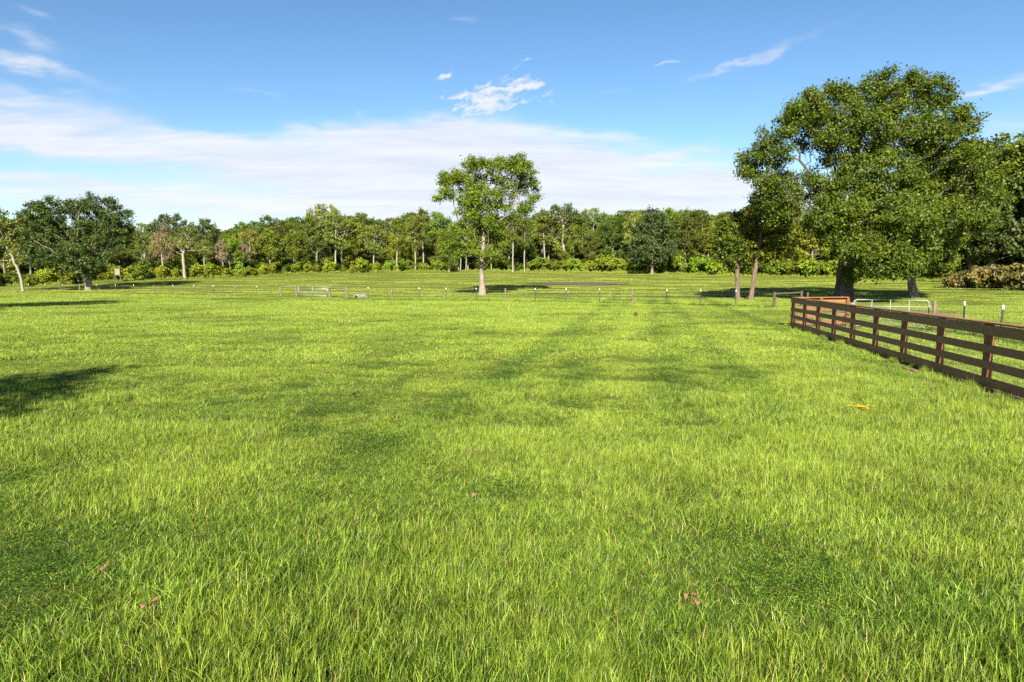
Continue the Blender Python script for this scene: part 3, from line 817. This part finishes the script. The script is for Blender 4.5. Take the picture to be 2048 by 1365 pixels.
# --- prototypes for the wood
PR = {}
PR['dense'] = tree_meshes(101, [(0, 0, 0), (.2, 0, 2), (0, .1, 4)], .20, [(0, 0, 8.5, 3.2, 3.2, 2.8), (1.8, 0, 6, 2.8, 2.6, 2.4), (-2, .3, 6.2, 2.6, 2.6, 2.4), (.5, -1.6, 4, 3, 2.2, 2), (-1.2, -1.2, 3, 2.4, 2, 1.8), (1.2, 1, 10.2, 1.8, 1.8, 1.6)], 800, .55, .62, 11000, .30, .28, M['grey_bark'], leaf_r=2, tip=.016, outward=.4)
PR['limby'] = tree_meshes(102, [(0, 0, 0), (-.1, .1, 3), (.1, 0, 5.5)], .17, [(0, 0, 10.2, 3.2, 3, 1.8), (2.2, 0, 8.6, 1.9, 1.9, 1.6), (-2.3, -.4, 8.4, 2, 2, 1.6), (-.4, -1.5, 6.5, 2, 1.6, 1.5), (1.5, -1, 5.4, 1.6, 1.5, 1.2)], 560, .5, .6, 6500, .28, .28, M['pale_bark'], leaf_r=1, tip=.022, outward=.4)
PR['bright'] = tree_meshes(103, [(0, 0, 0), (.1, 0, 2), (.2, .1, 3.5)], .16, [(0, 0, 7.2, 2.6, 2.6, 2.3), (1.2, -.8, 4.8, 2.2, 2, 1.7), (-1.4, -.5, 5, 2.1, 2.0, 1.8), (0, -1, 2.8, 2.2, 1.8, 1.5), (.3, .2, 9, 1.5, 1.5, 1.2)], 650, .5, .55, 10000, .28, .26, M['grey_bark'], leaf_r=2, tip=.015, outward=.4)
PR['vase'] = tree_meshes(104, [(0, 0, 0), (.05, 0, 2.2), (.1, 0, 3.6)], .24, [(-3, 0, 9.6, 2.2, 2.2, 1.6), (3, 0, 9.4, 2.2, 2.2, 1.7), (0, 0, 11.2, 3.0, 2.6, 1.2), (0, 1.2, 9.8, 3, 2, 1.6), (-1.5, -1.5, 10, 2, 1.5, 1.3), (1.6, -1.5, 9.6, 2, 1.5, 1.3)], 520, .5, .6, 6500, .28, .28, M['pale_bark'], leaf_r=1, tip=.03, outward=.4, up=.1)
PR['slim'] = tree_meshes(105, [(0, 0, 0), (-.15, 0, 3), (.1, 0, 6), (.15, 0, 8)], .14, [(0, 0, 9.8, 1.7, 1.7, 2.2), (.7, 0, 7.4, 1.4, 1.4, 1.2), (-.8, 0, 6.2, 1.3, 1.3, 1), (.1, 0, 11.5, 1.1, 1.1, 1)], 340, .45, .55, 4200, .28, .26, M['pale_bark'], leaf_r=1, tip=.016, outward=.4)
PR['dead'] = tree_meshes(106, [(0, 0, 0), (.1, 0, 2), (0, 0, 3.4)], .13, [(0, 0, 6.6, 1.9, 1.9, 2.6), (1, 0, 4.6, 1.5, 1.5, 1.3), (-1.1, 0, 5, 1.4, 1.4, 1.4), (.2, 0, 8.8, .8, .8, 1.2)], 620, .38, .42, 2600, .22, .18, M['pale_bark'], leaf_r=1, tip=.018, outward=.3)
PR['oval'] = tree_meshes(107, [(0, 0, 0), (.1, .05, 1.6), (0, 0, 3)], .22, [(0, 0, 7.4, 3.0, 3, 2.6), (2.4, -.4, 4.8, 2.5, 2.4, 2.2), (-2.6, -.2, 4.7, 2.5, 2.4, 2.2), (0, -1.8, 3.4, 3.0, 1.8, 1.7), (.2, .2, 9.6, 1.8, 1.8, 1.3), (-3.2, 0, 3, 1.5, 1.6, 1.2), (3.2, 0, 3.1, 1.5, 1.6, 1.2)], 900, .52, .6, 13000, .29, .28, M['grey_bark'], leaf_r=2, tip=.022, outward=.6)
PH = dict(dense=11.6, limby=11.6, bright=10.1, vase=12.2, slim=12.3, dead=9.8, oval=10.7)


def bush_meshes(seed, n_leaf, leaf, upright, bark):
    rng = np.random.default_rng(seed); ells = []
    for i in range(7):
        a, rr = rng.uniform(0, 6.28), rng.uniform(0, 1.0); h = rng.uniform(.7, 1.5)
        ells.append((rr * math.cos(a), rr * math.sin(a), h * (1.15 if upright else .8), .55 if upright else .8, .55 if upright else .8, .85 if upright else .6))
    return tree_meshes(seed, [(0, 0, 0), (.02, 0, .25)], .05, ells, 330, .2, .22, n_leaf, leaf, .13, bark, leaf_r=2, tip=.010, outward=.6, flare=1.1, up=.15 if upright else .04)


PR['weed'] = bush_meshes(201, 3200, .20, True, M['grey_bark']); PR['weed2'] = bush_meshes(204, 3200, .20, True, M['grey_bark'])
PR['bush'] = bush_meshes(202, 3400, .24, False, M['grey_bark']); PR['bush2'] = bush_meshes(203, 3400, .24, False, M['grey_bark'])
PH.update(weed=2.5, weed2=2.5, bush=2.0, bush2=2.0)

sk_x = np.array([-200, 0, 60, 150, 280, 330, 400, 470, 540, 590, 640, 690, 740, 790, 840, 900, 980, 1030, 1080, 1120, 1160, 1200, 1260, 1300, 1340, 1365, 1400, 1440, 1470, 1540, 1620, 1750, 1850, 1900, 1960, 2010, 2048, 2200])
sk_y = np.array([410, 428, 430, 445, 452, 447, 455, 446, 437, 426, 430, 412, 430, 431, 425, 435, 432, 425, 432, 414, 426, 420, 416, 420, 426, 410, 420, 432, 414, 420, 415, 400, 370, 335, 312, 295, 275, 265])
GREENS = dict(dense=(.066, .105, .008), limby=(.112, .148, .018), bright=(.118, .165, .007), vase=(.075, .112, .014), slim=(.110, .150, .009), dead=(.155, .115, .075), oval=(.046, .080, .009), weed=(.165, .200, .010), weed2=(.120, .170, .010), bush=(.075, .125, .006), bush2=(.100, .148, .006))
LM = [(-400, 'frame edge'), (47, 'leaning trunk'), (237, 'box hide'), (370, 'lone trunk'), (627, 'field gate'), (795, 'slim trunks'), (965, 'lone tree'), (1127, 'forked tree'), (1300, 'dark oak'), (1487, 'twin trees'), (1687, 'giant oak'), (1829, 'curved trunk'), (1985, 'brush heaps'), (2600, 'frame edge')]
ORD = ['first', 'second', 'third', 'fourth', 'fifth', 'sixth', 'seventh', 'eighth', 'ninth', 'tenth', 'eleventh', 'twelfth']
PROTO_USED = {}
REC = []


def wood_tree(kind, px, D, h, noun, look, group, rz=None, colour=None, label=None, cat='tree', name=None, rng=random):
    loc = at_depth(px, D); bm, lm = PR[kind]; sc = h / PH[kind]
    br_ = rng.uniform(.62, 1.42); col = colour or tuple(v * br_ * e_ for v, e_ in zip(GREENS[kind], (rng.uniform(.85, 1.2), 1, rng.uniform(.7, 1.3))))
    root = place_tree(name or noun, label or '', cat, loc, bm, lm, col, group, sc, rng.uniform(0, 6.28) if rz is None else rz, sc * (1 if label else rng.uniform(.92, 1.08)))
    if not label: REC.append((px, root, look, group))
    return root


def px_h(px, D, y_top):
    p_ = at_depth(px, D); k_ = scale_at(p_); yb = 682.5 - F * ((p_[1] * sp + (p_[2] - HC) * cp) / (p_[1] * cp - (p_[2] - HC) * sp))
    return (yb - y_top) * k_


def dl(px): return float(treeline(px))


# recognisable trees of the wood's edge
def named(kind, px, back, ytop, name, label, colour=None, rz=0.0):
    D = dl(px) + back; return wood_tree(kind, px, D, px_h(px, D, ytop), name, '', None, rz, colour, label)


named('slim', 795, -2, 437, 'slim_tree', 'leftmost slim tree with bare pale trunk at the wood edge', (.105, .135, .008), .4)
named('slim', 831, -2, 440, 'slim_tree', 'left one of a pair of slim pale trunks left of the lone tree', (.09, .11, .012), 2.0)
named('slim', 846, -1, 420, 'slim_tree', 'right, taller one of a pair of slim pale trunks left of the lone tree', (.08, .105, .012), 3.6)
named('slim', 1026, -8, 428, 'slim_tree', 'tall slim pale tree standing forward just right of the lone tree', (.08, .105, .012), 5.0)
named('slim', 1049, -4, 440, 'slim_tree', 'shorter slim tree right behind the tall slim pale tree', (.07, .10, .010), 1.1)
named('slim', 1088, 3, 422, 'slim_tree', 'slim leafy tree just left of the forked pale tree', (.085, .11, .010), 2.6)
named('bright', 898, -6, 470, 'small_tree', 'small round green tree half hidden left of the lone tree', (.075, .115, .008), .8)
named('vase', 1127, 6, 412, 'forked_tree', 'forked pale tree with white limbs fanning below a domed crown', (.05, .08, .012), .2)
named('oval', 1303, -6, 418, 'oak_tree', 'rounded dark oak with foliage down to its short trunk at meadow end', (.036, .062, .013), .6)
named('vase', 350, 24, 431, 'forked_tree', 'white limbed tree with flat dark crown rising above the left wood', (.05, .075, .016), 1.0)
named('dead', 326, 2, 452, 'dead_tree', 'reddish brown dead tree in the left wood', (.15, .095, .055), .3)
named('dead', 447, 4, 474, 'dead_tree', 'grey brown dead tree right of the lone pale trunk', (.19, .14, .10), 2.2)
named('dead', 487, 5, 482, 'dead_tree', 'smaller grey brown dead tree, second right of the lone pale trunk', (.18, .135, .09), 4.0)
for i, (px, lab) in enumerate(((911, 'first'), (917, 'second'), (921, 'third'), (932, 'fourth'), (936, 'fifth'), (983, 'sixth'))):
    named('slim', px, 4 + (i * 5) % 7, 455, 'slim_tree', f'{lab} from left of thin pale trunks grouped behind the lone tree', None, i * 1.3)

# lone pale trunk with a bare side limb
p = at_depth(370, dl(370) - 3)
bm, lm = hero(p, [(370, 558), (369, 535), (368, 510), (372, 500)], [(372, 485, 22, 20), (395, 498, 22, 10), (410, 502, 20, 8), (350, 490, 18, 14), (375, 465, 16, 14), (425, 507, 10, 5)],
              seed=52, r0=.24, n_attr=380, step=.45, dk=.5, n_leaf=1500, leaf=.34, sigma=.3, bark=M['pale_bark'], leaf_r=1, tip=.035, outward=.4)
place_tree('pale_tree', 'lone pale trunk with bare side limbs before the left wood', 'tree', p, bm, lm, (.09, .11, .012))
# leaning pale trunks at far left
p = at_depth(47, 98)
bm, lm = hero(p, [(48, 572), (45, 545), (38, 520)], [(5, 480, 20, 20), (30, 460, 26, 22), (12, 440, 22, 16), (45, 440, 20, 16), (-15, 490, 20, 22), (20, 500, 20, 12)],
              seed=53, r0=.17, n_attr=520, step=.5, dk=.55, n_leaf=6000, leaf=.34, sigma=.3, bark=M['pale_bark'], leaf_r=1, tip=.028, outward=.4)
place_tree('pale_tree', 'leaning pale forked trunk at the far left edge', 'tree', p, bm, lm, (.075, .10, .012))

rng = random.Random(3)
# front row of the wood
px = -170
while px < 2330:
    px += rng.uniform(34, 52); D = dl(px) + rng.uniform(3, 9)
    if 895 < px < 1010: D += 14
    kind = rng.choice(['dense', 'bright', 'limby', 'dense', 'bright', 'limby'] if px > 480 else ['dense', 'limby', 'dense', 'bright'])
    top = float(np.interp(px, sk_x, sk_y)); base = float(np.interp(px, _cx, _cy)); h = px_h(px, D, top + (base - top) * (rng.uniform(.08, .34) if px < 1880 else rng.uniform(0, .14)))
    if px > 1880: kind = rng.choice(['dense', 'oval'])
    wood_tree(kind, px, D, h, 'wood_tree', {'dense': 'dark tree', 'bright': 'bright tree', 'limby': 'pale tree', 'oval': 'round tree'}[kind], 'trees along the front of the wood', rng=rng)
# second row, forming the skyline
px = -190
while px < 2380:
    px += rng.uniform(36, 56); D = dl(px) + rng.uniform(13, 24)
    kind = rng.choice(['dense', 'limby', 'vase', 'limby', 'dense', 'oval'])
    h = px_h(px, D, float(np.interp(px, sk_x, sk_y)) + rng.uniform(-9, 26))
    wood_tree(kind, px, D, h, 'tall_tree', {'dense': 'dark crown', 'limby': 'airy crown', 'vase': 'fan crown', 'oval': 'rounded crown'}[kind], 'taller trees rising behind the front of the wood', rng=rng)
# tall yellow weeds and bushes at its foot
px = -120
while px < 780:
    px += rng.uniform(12, 30); D = dl(px) - rng.uniform(.5, 4)
    if 205 < px < 255: D = dl(px) + 1
    h = rng.uniform(1.5, 3.6)
    wood_tree(rng.choice(['weed', 'weed2']), px, D, h, 'weed_bush', 'tall yellow green weed bush', 'yellow weeds below the left wood', cat='bush', rng=rng)
px = 770
while px < 1900:
    px += rng.uniform(22, 36); D = dl(px) + rng.uniform(-1, 3)
    if 890 < px < 1010: D += 14
    h = rng.uniform(2.4, 5.0) if px > 1040 else rng.uniform(2, 3.6)
    wood_tree(rng.choice(['bush', 'bush2']), px, D, h, 'bush', 'rounded green bush', 'bushes at the foot of the wood', cat='bush', rng=rng)
# brush pile on the right
for px, D, h, lab in ((1918, 78, 1.9, 'leftmost low brown green heap of the brush at the right wood edge'), (1952, 77, 2.3, 'second brown green heap of brush from its left end'), (1985, 76, 2.6, 'third, tallest brown green heap of brush at right'), (2025, 74, 2.7, 'brown green heap of brush cut by the right frame edge'), (2070, 72, 2.8, 'brown heap of brush beyond the right frame edge')):
    wood_tree('bush' if px % 2 else 'bush2', px, D, h * 1.25, 'brush_heap', '', 'heaps of cut brush at right', None, (.115, .105, .030), lab, 'brush pile')
# labels by neighbours
segs = {}
for px, root, look, group in sorted(REC, key=lambda q: q[0]):
    i = max(k_ for k_, (x, _) in enumerate(LM[:-1]) if px >= x); segs.setdefault((i, group), []).append((look, root))
WHERE = {'trees along the front of the wood': 'in front wood row', 'taller trees rising behind the front of the wood': 'behind wood edge', 'yellow weeds below the left wood': '', 'bushes at the foot of the wood': ''}
for (i, group), L in segs.items():
    for j, (look, root) in enumerate(L):
        a, b_ = LM[i][1], LM[i + 1][1]
        side = f'between {a} and {b_}' if i > 0 and i < len(LM) - 2 else (f'left of {b_}' if i == 0 else f'right of {a}')
        root['label'] = ' '.join(f"{look} {WHERE[group]}, {ORD[j]} from left {side}".split())

# deeper wood, one mass
def gn_instancer(name, pts, attrs, coll):
    me = bpy.data.meshes.new(name); me.vertices.add(len(pts)); me.vertices.foreach_set('co', np.asarray(pts, np.float32).ravel())
    for k_, (ty, arr) in attrs.items():
        a = me.attributes.new(k_, ty, 'POINT'); a.data.foreach_set({'FLOAT_VECTOR': 'vector', 'INT': 'value', 'FLOAT': 'value'}[ty], np.asarray(arr).ravel())
    o = obj(name, me); ng = bpy.data.node_groups.new(name, 'GeometryNodeTree')
    ng.interface.new_socket('Geometry', in_out='INPUT', socket_type='NodeSocketGeometry'); ng.interface.new_socket('Geometry', in_out='OUTPUT', socket_type='NodeSocketGeometry')
    N = ng.nodes; gi, gout = N.new('NodeGroupInput'), N.new('NodeGroupOutput'); ip = N.new('GeometryNodeInstanceOnPoints'); ci = N.new('GeometryNodeCollectionInfo')
    ci.inputs['Collection'].default_value = coll; ci.inputs['Separate Children'].default_value = True; ci.inputs['Reset Children'].default_value = True
    def na(nm, ty):
        q = N.new('GeometryNodeInputNamedAttribute'); q.data_type = ty; q.inputs['Name'].default_value = nm; return next(s_ for s_ in q.outputs if s_.enabled)
    ip.inputs['Pick Instance'].default_value = True
    L = ng.links; L.new(gi.outputs[0], ip.inputs['Points']); L.new(ci.outputs[0], ip.inputs['Instance']); L.new(na('pick', 'INT'), ip.inputs['Instance Index'])
    L.new(na('turn', 'FLOAT_VECTOR'), ip.inputs['Rotation']); L.new(na('size', 'FLOAT_VECTOR'), ip.inputs['Scale']); L.new(ip.outputs[0], gout.inputs[0])
    md = o.modifiers.new('instances', 'NODES'); md.node_group = ng; return o


wc = bpy.data.collections.new('wood_kinds')
for i, kind in enumerate(('dense', 'oval', 'limby')):
    o = bpy.data.objects.new(f'wood_crown_{i}', PR[kind][1]); o.color = (*GREENS[kind], 1); wc.objects.link(o)
pts, turn, size, pick = [], [], [], []
for row in range(5):
    px = -420
    while px < 2600:
        px += rng.uniform(30, 48); D = dl(px) + 30 + row * 13 + rng.uniform(-4, 4); loc = at_depth(px, D)
        h = px_h(px, D, float(np.interp(px, sk_x, sk_y)) + rng.uniform(6, 30)); kk = rng.randrange(3); s_ = h / 11.3
        pts.append(loc); turn.append((0, 0, rng.uniform(0, 6.28))); size.append((s_ * 1.2, s_ * 1.2, s_)); pick.append(kk)
for row, (off, hh) in enumerate(((7, .30), (14, .45), (22, .5), (31, .5))):
    px = -420
    while px < 2600:
        px += rng.uniform(20, 34); D = dl(px) + off + rng.uniform(-2, 2)
        if 900 < px < 1000 and row == 0: continue
        loc = at_depth(px, D); loc[2] -= 1.0; h = 11 * hh * rng.uniform(.7, 1.25)
        pts.append(loc); turn.append((0, 0, rng.uniform(0, 6.28))); size.append((.75, .75, h / 11.3)); pick.append(rng.randrange(2))
o = gn_instancer('far_woodland', pts, dict(turn=('FLOAT_VECTOR', turn), size=('FLOAT_VECTOR', size), pick=('INT', pick)), wc)
o.color = (.062, .098, .009, 1)
tag(o, 'deep green wood closing the view behind the front trees', 'woodland', kind='stuff')

# ------------------------------------------------------------------ grass
def blade_mesh(name, seed, n, size, h, hs_, wd, seg, bend=.55, clump=0.0, tall=0.04):
    g = np.random.default_rng(seed); xy = (g.random((n, 2)) - .5) * size
    # ragged round patch so that borders never line up
    if clump:
        k_ = max(4, int(n / 14)); cc = (g.random((k_, 2)) - .5) * size; own = g.integers(0, k_, n); lean0 = g.normal(0, 1, (k_, 2)); use = g.random(n) < clump
        xy = np.where(use[:, None], cc[own] + g.normal(0, size * .012 + .010, (n, 2)), xy); cl_ = lean0[own]
    else: cl_ = np.zeros((n, 2))
    hh = np.clip(g.normal(h, hs_, n), h * .3, None); hh = np.where(g.random(n) < tall, hh * 1.6, hh)
    az_ = g.uniform(0, 2 * math.pi, n); ln = np.stack([np.cos(az_), np.sin(az_)], 1) * .8 + cl_ * .5 + np.array([.35, .15]); ln /= np.maximum(np.linalg.norm(ln, axis=1, keepdims=True), 1e-6)
    bd = np.clip(g.normal(bend, .28, n), .05, 1.15)
    fa = g.uniform(0, math.pi, n); sd = np.stack([np.cos(fa), np.sin(fa), g.normal(0, .15, n)], 1)
    ww = wd * (.6 + .8 * g.random(n)); V = []
    for i in range(seg + 1):
        t_ = i / seg; c_ = np.zeros((n, 3)); c_[:, :2] = xy + ln * (hh * bd * t_ ** 1.6)[:, None]; c_[:, 2] = hh * (t_ - .38 * bd * t_ * t_) - .006
        hw = ww * .5 * max(.12, (1 - t_ ** 2.2)); V.append(c_ - sd * hw[:, None]); V.append(c_ + sd * hw[:, None])
    V = np.stack(V, 1); m_ = 2 * (seg + 1); base = (np.arange(n) * m_)[:, None]
    Qs = np.concatenate([base + np.array([2 * i, 2 * i + 1, 2 * i + 3, 2 * i + 2]) for i in range(seg)], 1).reshape(-1, 4)
    r1, r2 = g.random(n), g.random(n)
    if clump: r1 = np.where(use, np.clip(.55 * g.random(k_)[own] + .45 * r1, 0, 1), r1)
    r1 = np.where(hh > h * 1.45, np.clip(r1 + .35, 0, 1), r1); tt = np.repeat(np.arange(seg + 1) / seg, 2)
    tint = np.stack([np.repeat(r1[:, None], m_, 1), np.repeat(r2[:, None], m_, 1), np.repeat(tt[None], n, 0)], -1).reshape(-1, 3)
    return mesh_np(name, V.reshape(-1, 3), Qs, M['grass'], tint)


def clover_mesh(name, seed, n, size, s0):
    g = np.random.default_rng(seed); xy = (g.random((n, 2)) - .5) * size; z = g.random(n) * .045 + .01; az_ = g.uniform(0, 6.28, n)
    nn = g.normal(0, .4, (n, 3)); nn[:, 2] = 1; nn /= np.linalg.norm(nn, axis=1, keepdims=True); a = np.stack([np.cos(az_), np.sin(az_), np.zeros(n)], 1); a -= nn * (a * nn).sum(1, keepdims=True); bb = np.cross(nn, a)
    s = s0 * (.6 + .8 * g.random(n))[:, None]; c_ = np.concatenate([xy, z[:, None]], 1)
    V = np.stack([c_ - a * s * .55, c_ + bb * s * .3, c_ + a * s * .55, c_ - bb * s * .3], 1).reshape(-1, 3)
    tint = np.repeat(np.stack([g.random(n), g.random(n) * .9, np.full(n, .8)], 1), 4, 0)
    return mesh_np(name, V, np.arange(4 * n).reshape(-1, 4), M['grass'], tint)


gc = bpy.data.collections.new('grass_kinds'); kinds = []
def add_kind(me): o_ = bpy.data.objects.new('grass_tuft_%02d' % len(kinds), me); gc.objects.link(o_); kinds.append(o_); return len(kinds) - 1


K_near = [add_kind(blade_mesh('tuft', 300 + i, 1700, .50, .058, .018, .0043, 3, .55, .6)) for i in range(5)]
K_short = [add_kind(blade_mesh('tuft', 320 + i, 1500, .50, .042, .014, .0040, 2, .7, .3)) for i in range(3)] + [add_kind(clover_mesh('clover', 330, 1500, .55, .014))]
K_mid = [add_kind(blade_mesh('tuft', 340 + i, 3200, 1.2, .055, .018, .0090, 2, .6, .55, .12)) for i in range(4)]
K_far = [add_kind(blade_mesh('tuft', 350 + i, 6000, 3.0, .045, .016, .014, 1, .6, .3, .10)) for i in range(3)]
K_vfar = [add_kind(blade_mesh('tuft', 360 + i, 7000, 6.5, .05, .02, .028, 1, .6, .1)) for i in range(3)]

gr = np.random.default_rng(77)
P_, T_, S_, I_, D_ = [], [], [], [], []


def in_bare(x, y):
    bad = np.zeros(len(x), bool)
    for cx, cy, rx, ry, ro in BARE:
        a, b2 = (x - cx) / (rx * 1.1), (y - cy) / (ry * 1.1); bad |= a * a + b2 * b2 < 1
    A, B = STRIP; d = B - A; L = np.linalg.norm(d); d = d / L; s = (x - A[0]) * d[0] + (y - A[1]) * d[1]; t_ = (x - A[0]) * -d[1] + (y - A[1]) * d[0]
    bad |= (s > -1) & (s < L) & (t_ > -.30) & (t_ < .34)
    return bad


def sow(y0, y1, cell, ks, ks_low=None, jit=.5, hscale=1.0, over=1.35, side=3.5):
    xs = y1 * .80 + side; ax = np.arange(-xs, xs, cell); ay = np.arange(y0, y1, cell); X, Y = np.meshgrid(ax, ay); X, Y = X.ravel(), Y.ravel()
    X = X + gr.uniform(-jit, jit, len(X)) * cell; Y = Y + gr.uniform(-jit, jit, len(Y)) * cell
    keep = (np.abs(X) < Y * .80 + side) & (Y > y0) & (Y < y1 + cell * .5)
    keep &= Y < treeline(1024 + F * X / np.maximum(Y, 1)) + 4
    X, Y = X[keep], Y[keep]; b_ = in_bare(X, Y); X, Y = X[~b_], Y[~b_]
    n = len(X); tallm = fbm(X * .55 + 9, Y * .62 + 3, 5); big_ = fbm(X * .09, Y * .09, 15)
    v = .6 * tallm + .4 * big_
    hz = hscale * (.38 + 1.5 * smoothstep((v - .32) / .34))
    idx = np.array(ks)[gr.integers(0, len(ks), n)]
    if ks_low is not None:
        low = v + gr.normal(0, .03, n) < .41; idx = np.where(low, np.array(ks_low)[gr.integers(0, len(ks_low), n)], idx); hz = np.where(low, np.maximum(hz, .9), hz)
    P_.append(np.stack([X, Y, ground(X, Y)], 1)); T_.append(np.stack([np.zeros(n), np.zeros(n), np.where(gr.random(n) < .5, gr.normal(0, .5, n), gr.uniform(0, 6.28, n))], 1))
    s_ = gr.uniform(.9, 1.15, n); S_.append(np.stack([s_, s_, hz * s_], 1)); I_.append(idx); D_.append(np.clip((v - .5) * (.9 + 1.3 * smoothstep((16 - Y) / 9)) + .56 - .30 * smoothstep((7.5 - Y) / 4.5) + gr.normal(0, .08, n), 0, 1))


sow(1.2, 9.5, .30, K_near, K_short)
sow(9.5, 17, .42, K_near, K_short, hscale=.95)
sow(17, 32, .85, K_mid, hscale=.85)
sow(32, 66, 1.9, K_far, hscale=.85)
sow(66, 162, 4.3, K_vfar, hscale=.8)

def sow_line(pts_, gap, ks, hz, dry):
    for a, c in zip(pts_[:-1], pts_[1:]):
        L = np.linalg.norm(c[:2] - a[:2]); n = max(1, int(L / gap)); f = (np.arange(n) + gr.random(n)) / n
        X = a[0] + (c[0] - a[0]) * f + gr.normal(0, .10, n); Y = a[1] + (c[1] - a[1]) * f + gr.normal(0, .10, n)
        P_.append(np.stack([X, Y, ground(X, Y)], 1)); T_.append(np.stack([np.zeros(n), np.zeros(n), gr.uniform(0, 6.28, n)], 1))
        s_ = gr.uniform(.25, .5, n); S_.append(np.stack([s_, s_, hz * gr.uniform(.6, 1.5, n)], 1)); I_.append(np.array(ks)[gr.integers(0, len(ks), n)]); D_.append(np.full(n, dry))


for q in FENCE_LINES: sow_line(q, .30, K_mid, 2.6, .05)
edge = []
for px in range(-160, 2300, 12):
    e_ = at_depth(px, dl(px) - gr.uniform(1.5, 4.5)); edge.append(e_)
sow_line(edge, .35, K_mid, 6.0, .0)
sow_line([np.array([*(p + nl * .20), 0]) for p in posts], .35, K_near, 1.3, .3)
for p in posts: sow_line([np.array([p[0] - .15 + nl[0] * .1, p[1] - .2, 0]), np.array([p[0] - .2, p[1] + .2, 0])], .13, K_near, 1.9, .4)
Pg = np.concatenate(P_)
o = gn_instancer('grass', Pg, dict(turn=('FLOAT_VECTOR', np.concatenate(T_).astype(np.float32)), size=('FLOAT_VECTOR', np.concatenate(S_).astype(np.float32)), pick=('INT', np.concatenate(I_).astype(np.int32)), dry=('FLOAT', np.concatenate(D_).astype(np.float32))), gc)
tag(o, 'long mown meadow grass in fresh and yellow greens', 'grass', kind='stuff')
print('grass instances', len(Pg))

# ------------------------------------------------------------------ fallen leaves and flowers on the lawn
def leaf_pile(seed, n, spread, size, m, h=.05):
    g = np.random.default_rng(seed); V, Qs = [], []
    for i in range(n):
        c_ = np.array([g.normal(0, spread), g.normal(0, spread * .6), h + g.random() * .03]); a = g.normal(size=3); a[2] *= .4; a /= np.linalg.norm(a); nn = np.array([g.normal(0, .5), g.normal(0, .5), 1]); bb = np.cross(nn, a); bb /= np.linalg.norm(bb); s = size * g.uniform(.6, 1.3); k0 = len(V)
        up_ = np.array([0, 0, s * .25])
        for (u_, v_, l_) in ((-.5, 0, .2), (-.2, .3, 1), (.25, .32, .8), (.55, 0, 0), (.25, -.32, .9), (-.2, -.3, .7)): V.append(c_ + a * u_ * s + bb * v_ * s + up_ * l_)
        Qs += [(k0, k0 + 1, k0 + 2, k0 + 5), (k0 + 2, k0 + 3, k0 + 4, k0 + 5)]
    return mesh_np('dead_leaves', V, Qs, m)


litter = [(313, 1228, 5, .05, 'curled brown dead leaves in long grass at lower left'), (205, 1152, 4, .06, 'brown dead leaves in short grass at far lower left'), (1378, 1222, 6, .05, 'pinkish brown dead leaves in the grass at lower right of centre'),
          (1265, 1052, 2, .03, 'small tan dead leaf right of the middle of the lawn'), (948, 1006, 3, .03, 'tan dead leaves in grass just below the picture centre'), (1437, 1022, 2, .02, 'orange brown dead leaf in the darker turf at right'),
          (1183, 925, 2, .03, 'tan leaf scrap above the bluish turf patch'), (1260, 1016, 1, .02, 'single upright tan leaf beside the bluish turf patch'), (712, 795, 2, .05, 'tan leaf scrap in mid lawn at left of centre'), (660, 752, 2, .06, 'farther tan leaf scrap in mid lawn at left of centre'),
          (1010, 1145, 2, .03, 'dull brown leaf scrap in long grass near bottom centre'), (955, 915, 2, .03, 'tan leaf scrap in mid lawn straight above the centre leaves'), (1268, 683, 7, .18, 'tan patch of dead leaves on the far mown lanes')]
for i, (px, py, n, spd, lab) in enumerate(litter):
    p = cast(px, py); tag(obj('dead_leaves', leaf_pile(400 + i, n, spd, (.045 if py > 850 else .09), M['dead_leaf'], .055), None, tuple(p)), lab, 'dead leaves', 'dead leaves on the lawn')
for i, (px, py, n, sx, lab) in enumerate(((628, 637, 26, .55, 'orange flower patch on the far lawn below the field gate'), (688, 634, 18, .5, 'thin orange flower patch right of the brighter one on the far lawn'), (765, 631, 14, .5, 'faint orange flower patch, rightmost on the far left lawn'), (410, 637, 12, .5, 'small orange flower patch at left on the far lawn'), (1722, 826, 26, .10, 'yellow orange flower patch near the plank fence'))):
    p = cast(px, py); V, Qs = [], []; g = np.random.default_rng(500 + i)
    for k_ in range(n):
        c_ = np.array([g.normal(0, sx), g.normal(0, sx * .7), .08 + g.random() * .03]); s = .045 if py < 700 else .026
        for q in range(5):
            a = q * 1.2566 + g.random(); d1 = np.array([math.cos(a), math.sin(a), .35]); d2 = np.array([-math.sin(a), math.cos(a), 0]); k0 = len(V)
            V += [c_, c_ + d1 * s * .6 + d2 * s * .35, c_ + d1 * s, c_ + d1 * s * .6 - d2 * s * .35]; Qs.append((k0, k0 + 1, k0 + 2, k0 + 3))
    tag(obj('flower_patch', mesh_np('flower_patch', V, Qs, M['flower']), None, tuple(p)), lab, 'flowers', 'orange flower patches')
# withered weed on the far lawn
p = cast(1271, 634); bm, lm = PR['weed']
place_tree('withered_weed', 'small withered brown weed standing on the far lawn right of centre', 'weed', p, bm, lm, (.12, .085, .03), None, .11)
# green weed by the fence posts
p = cast(1918, 668); bm, lm = PR['bush']
place_tree('weed_clump', 'low leafy green weed at the foot of the steel post right of the gate', 'weed', p, bm, lm, (.05, .09, .01), None, .13)
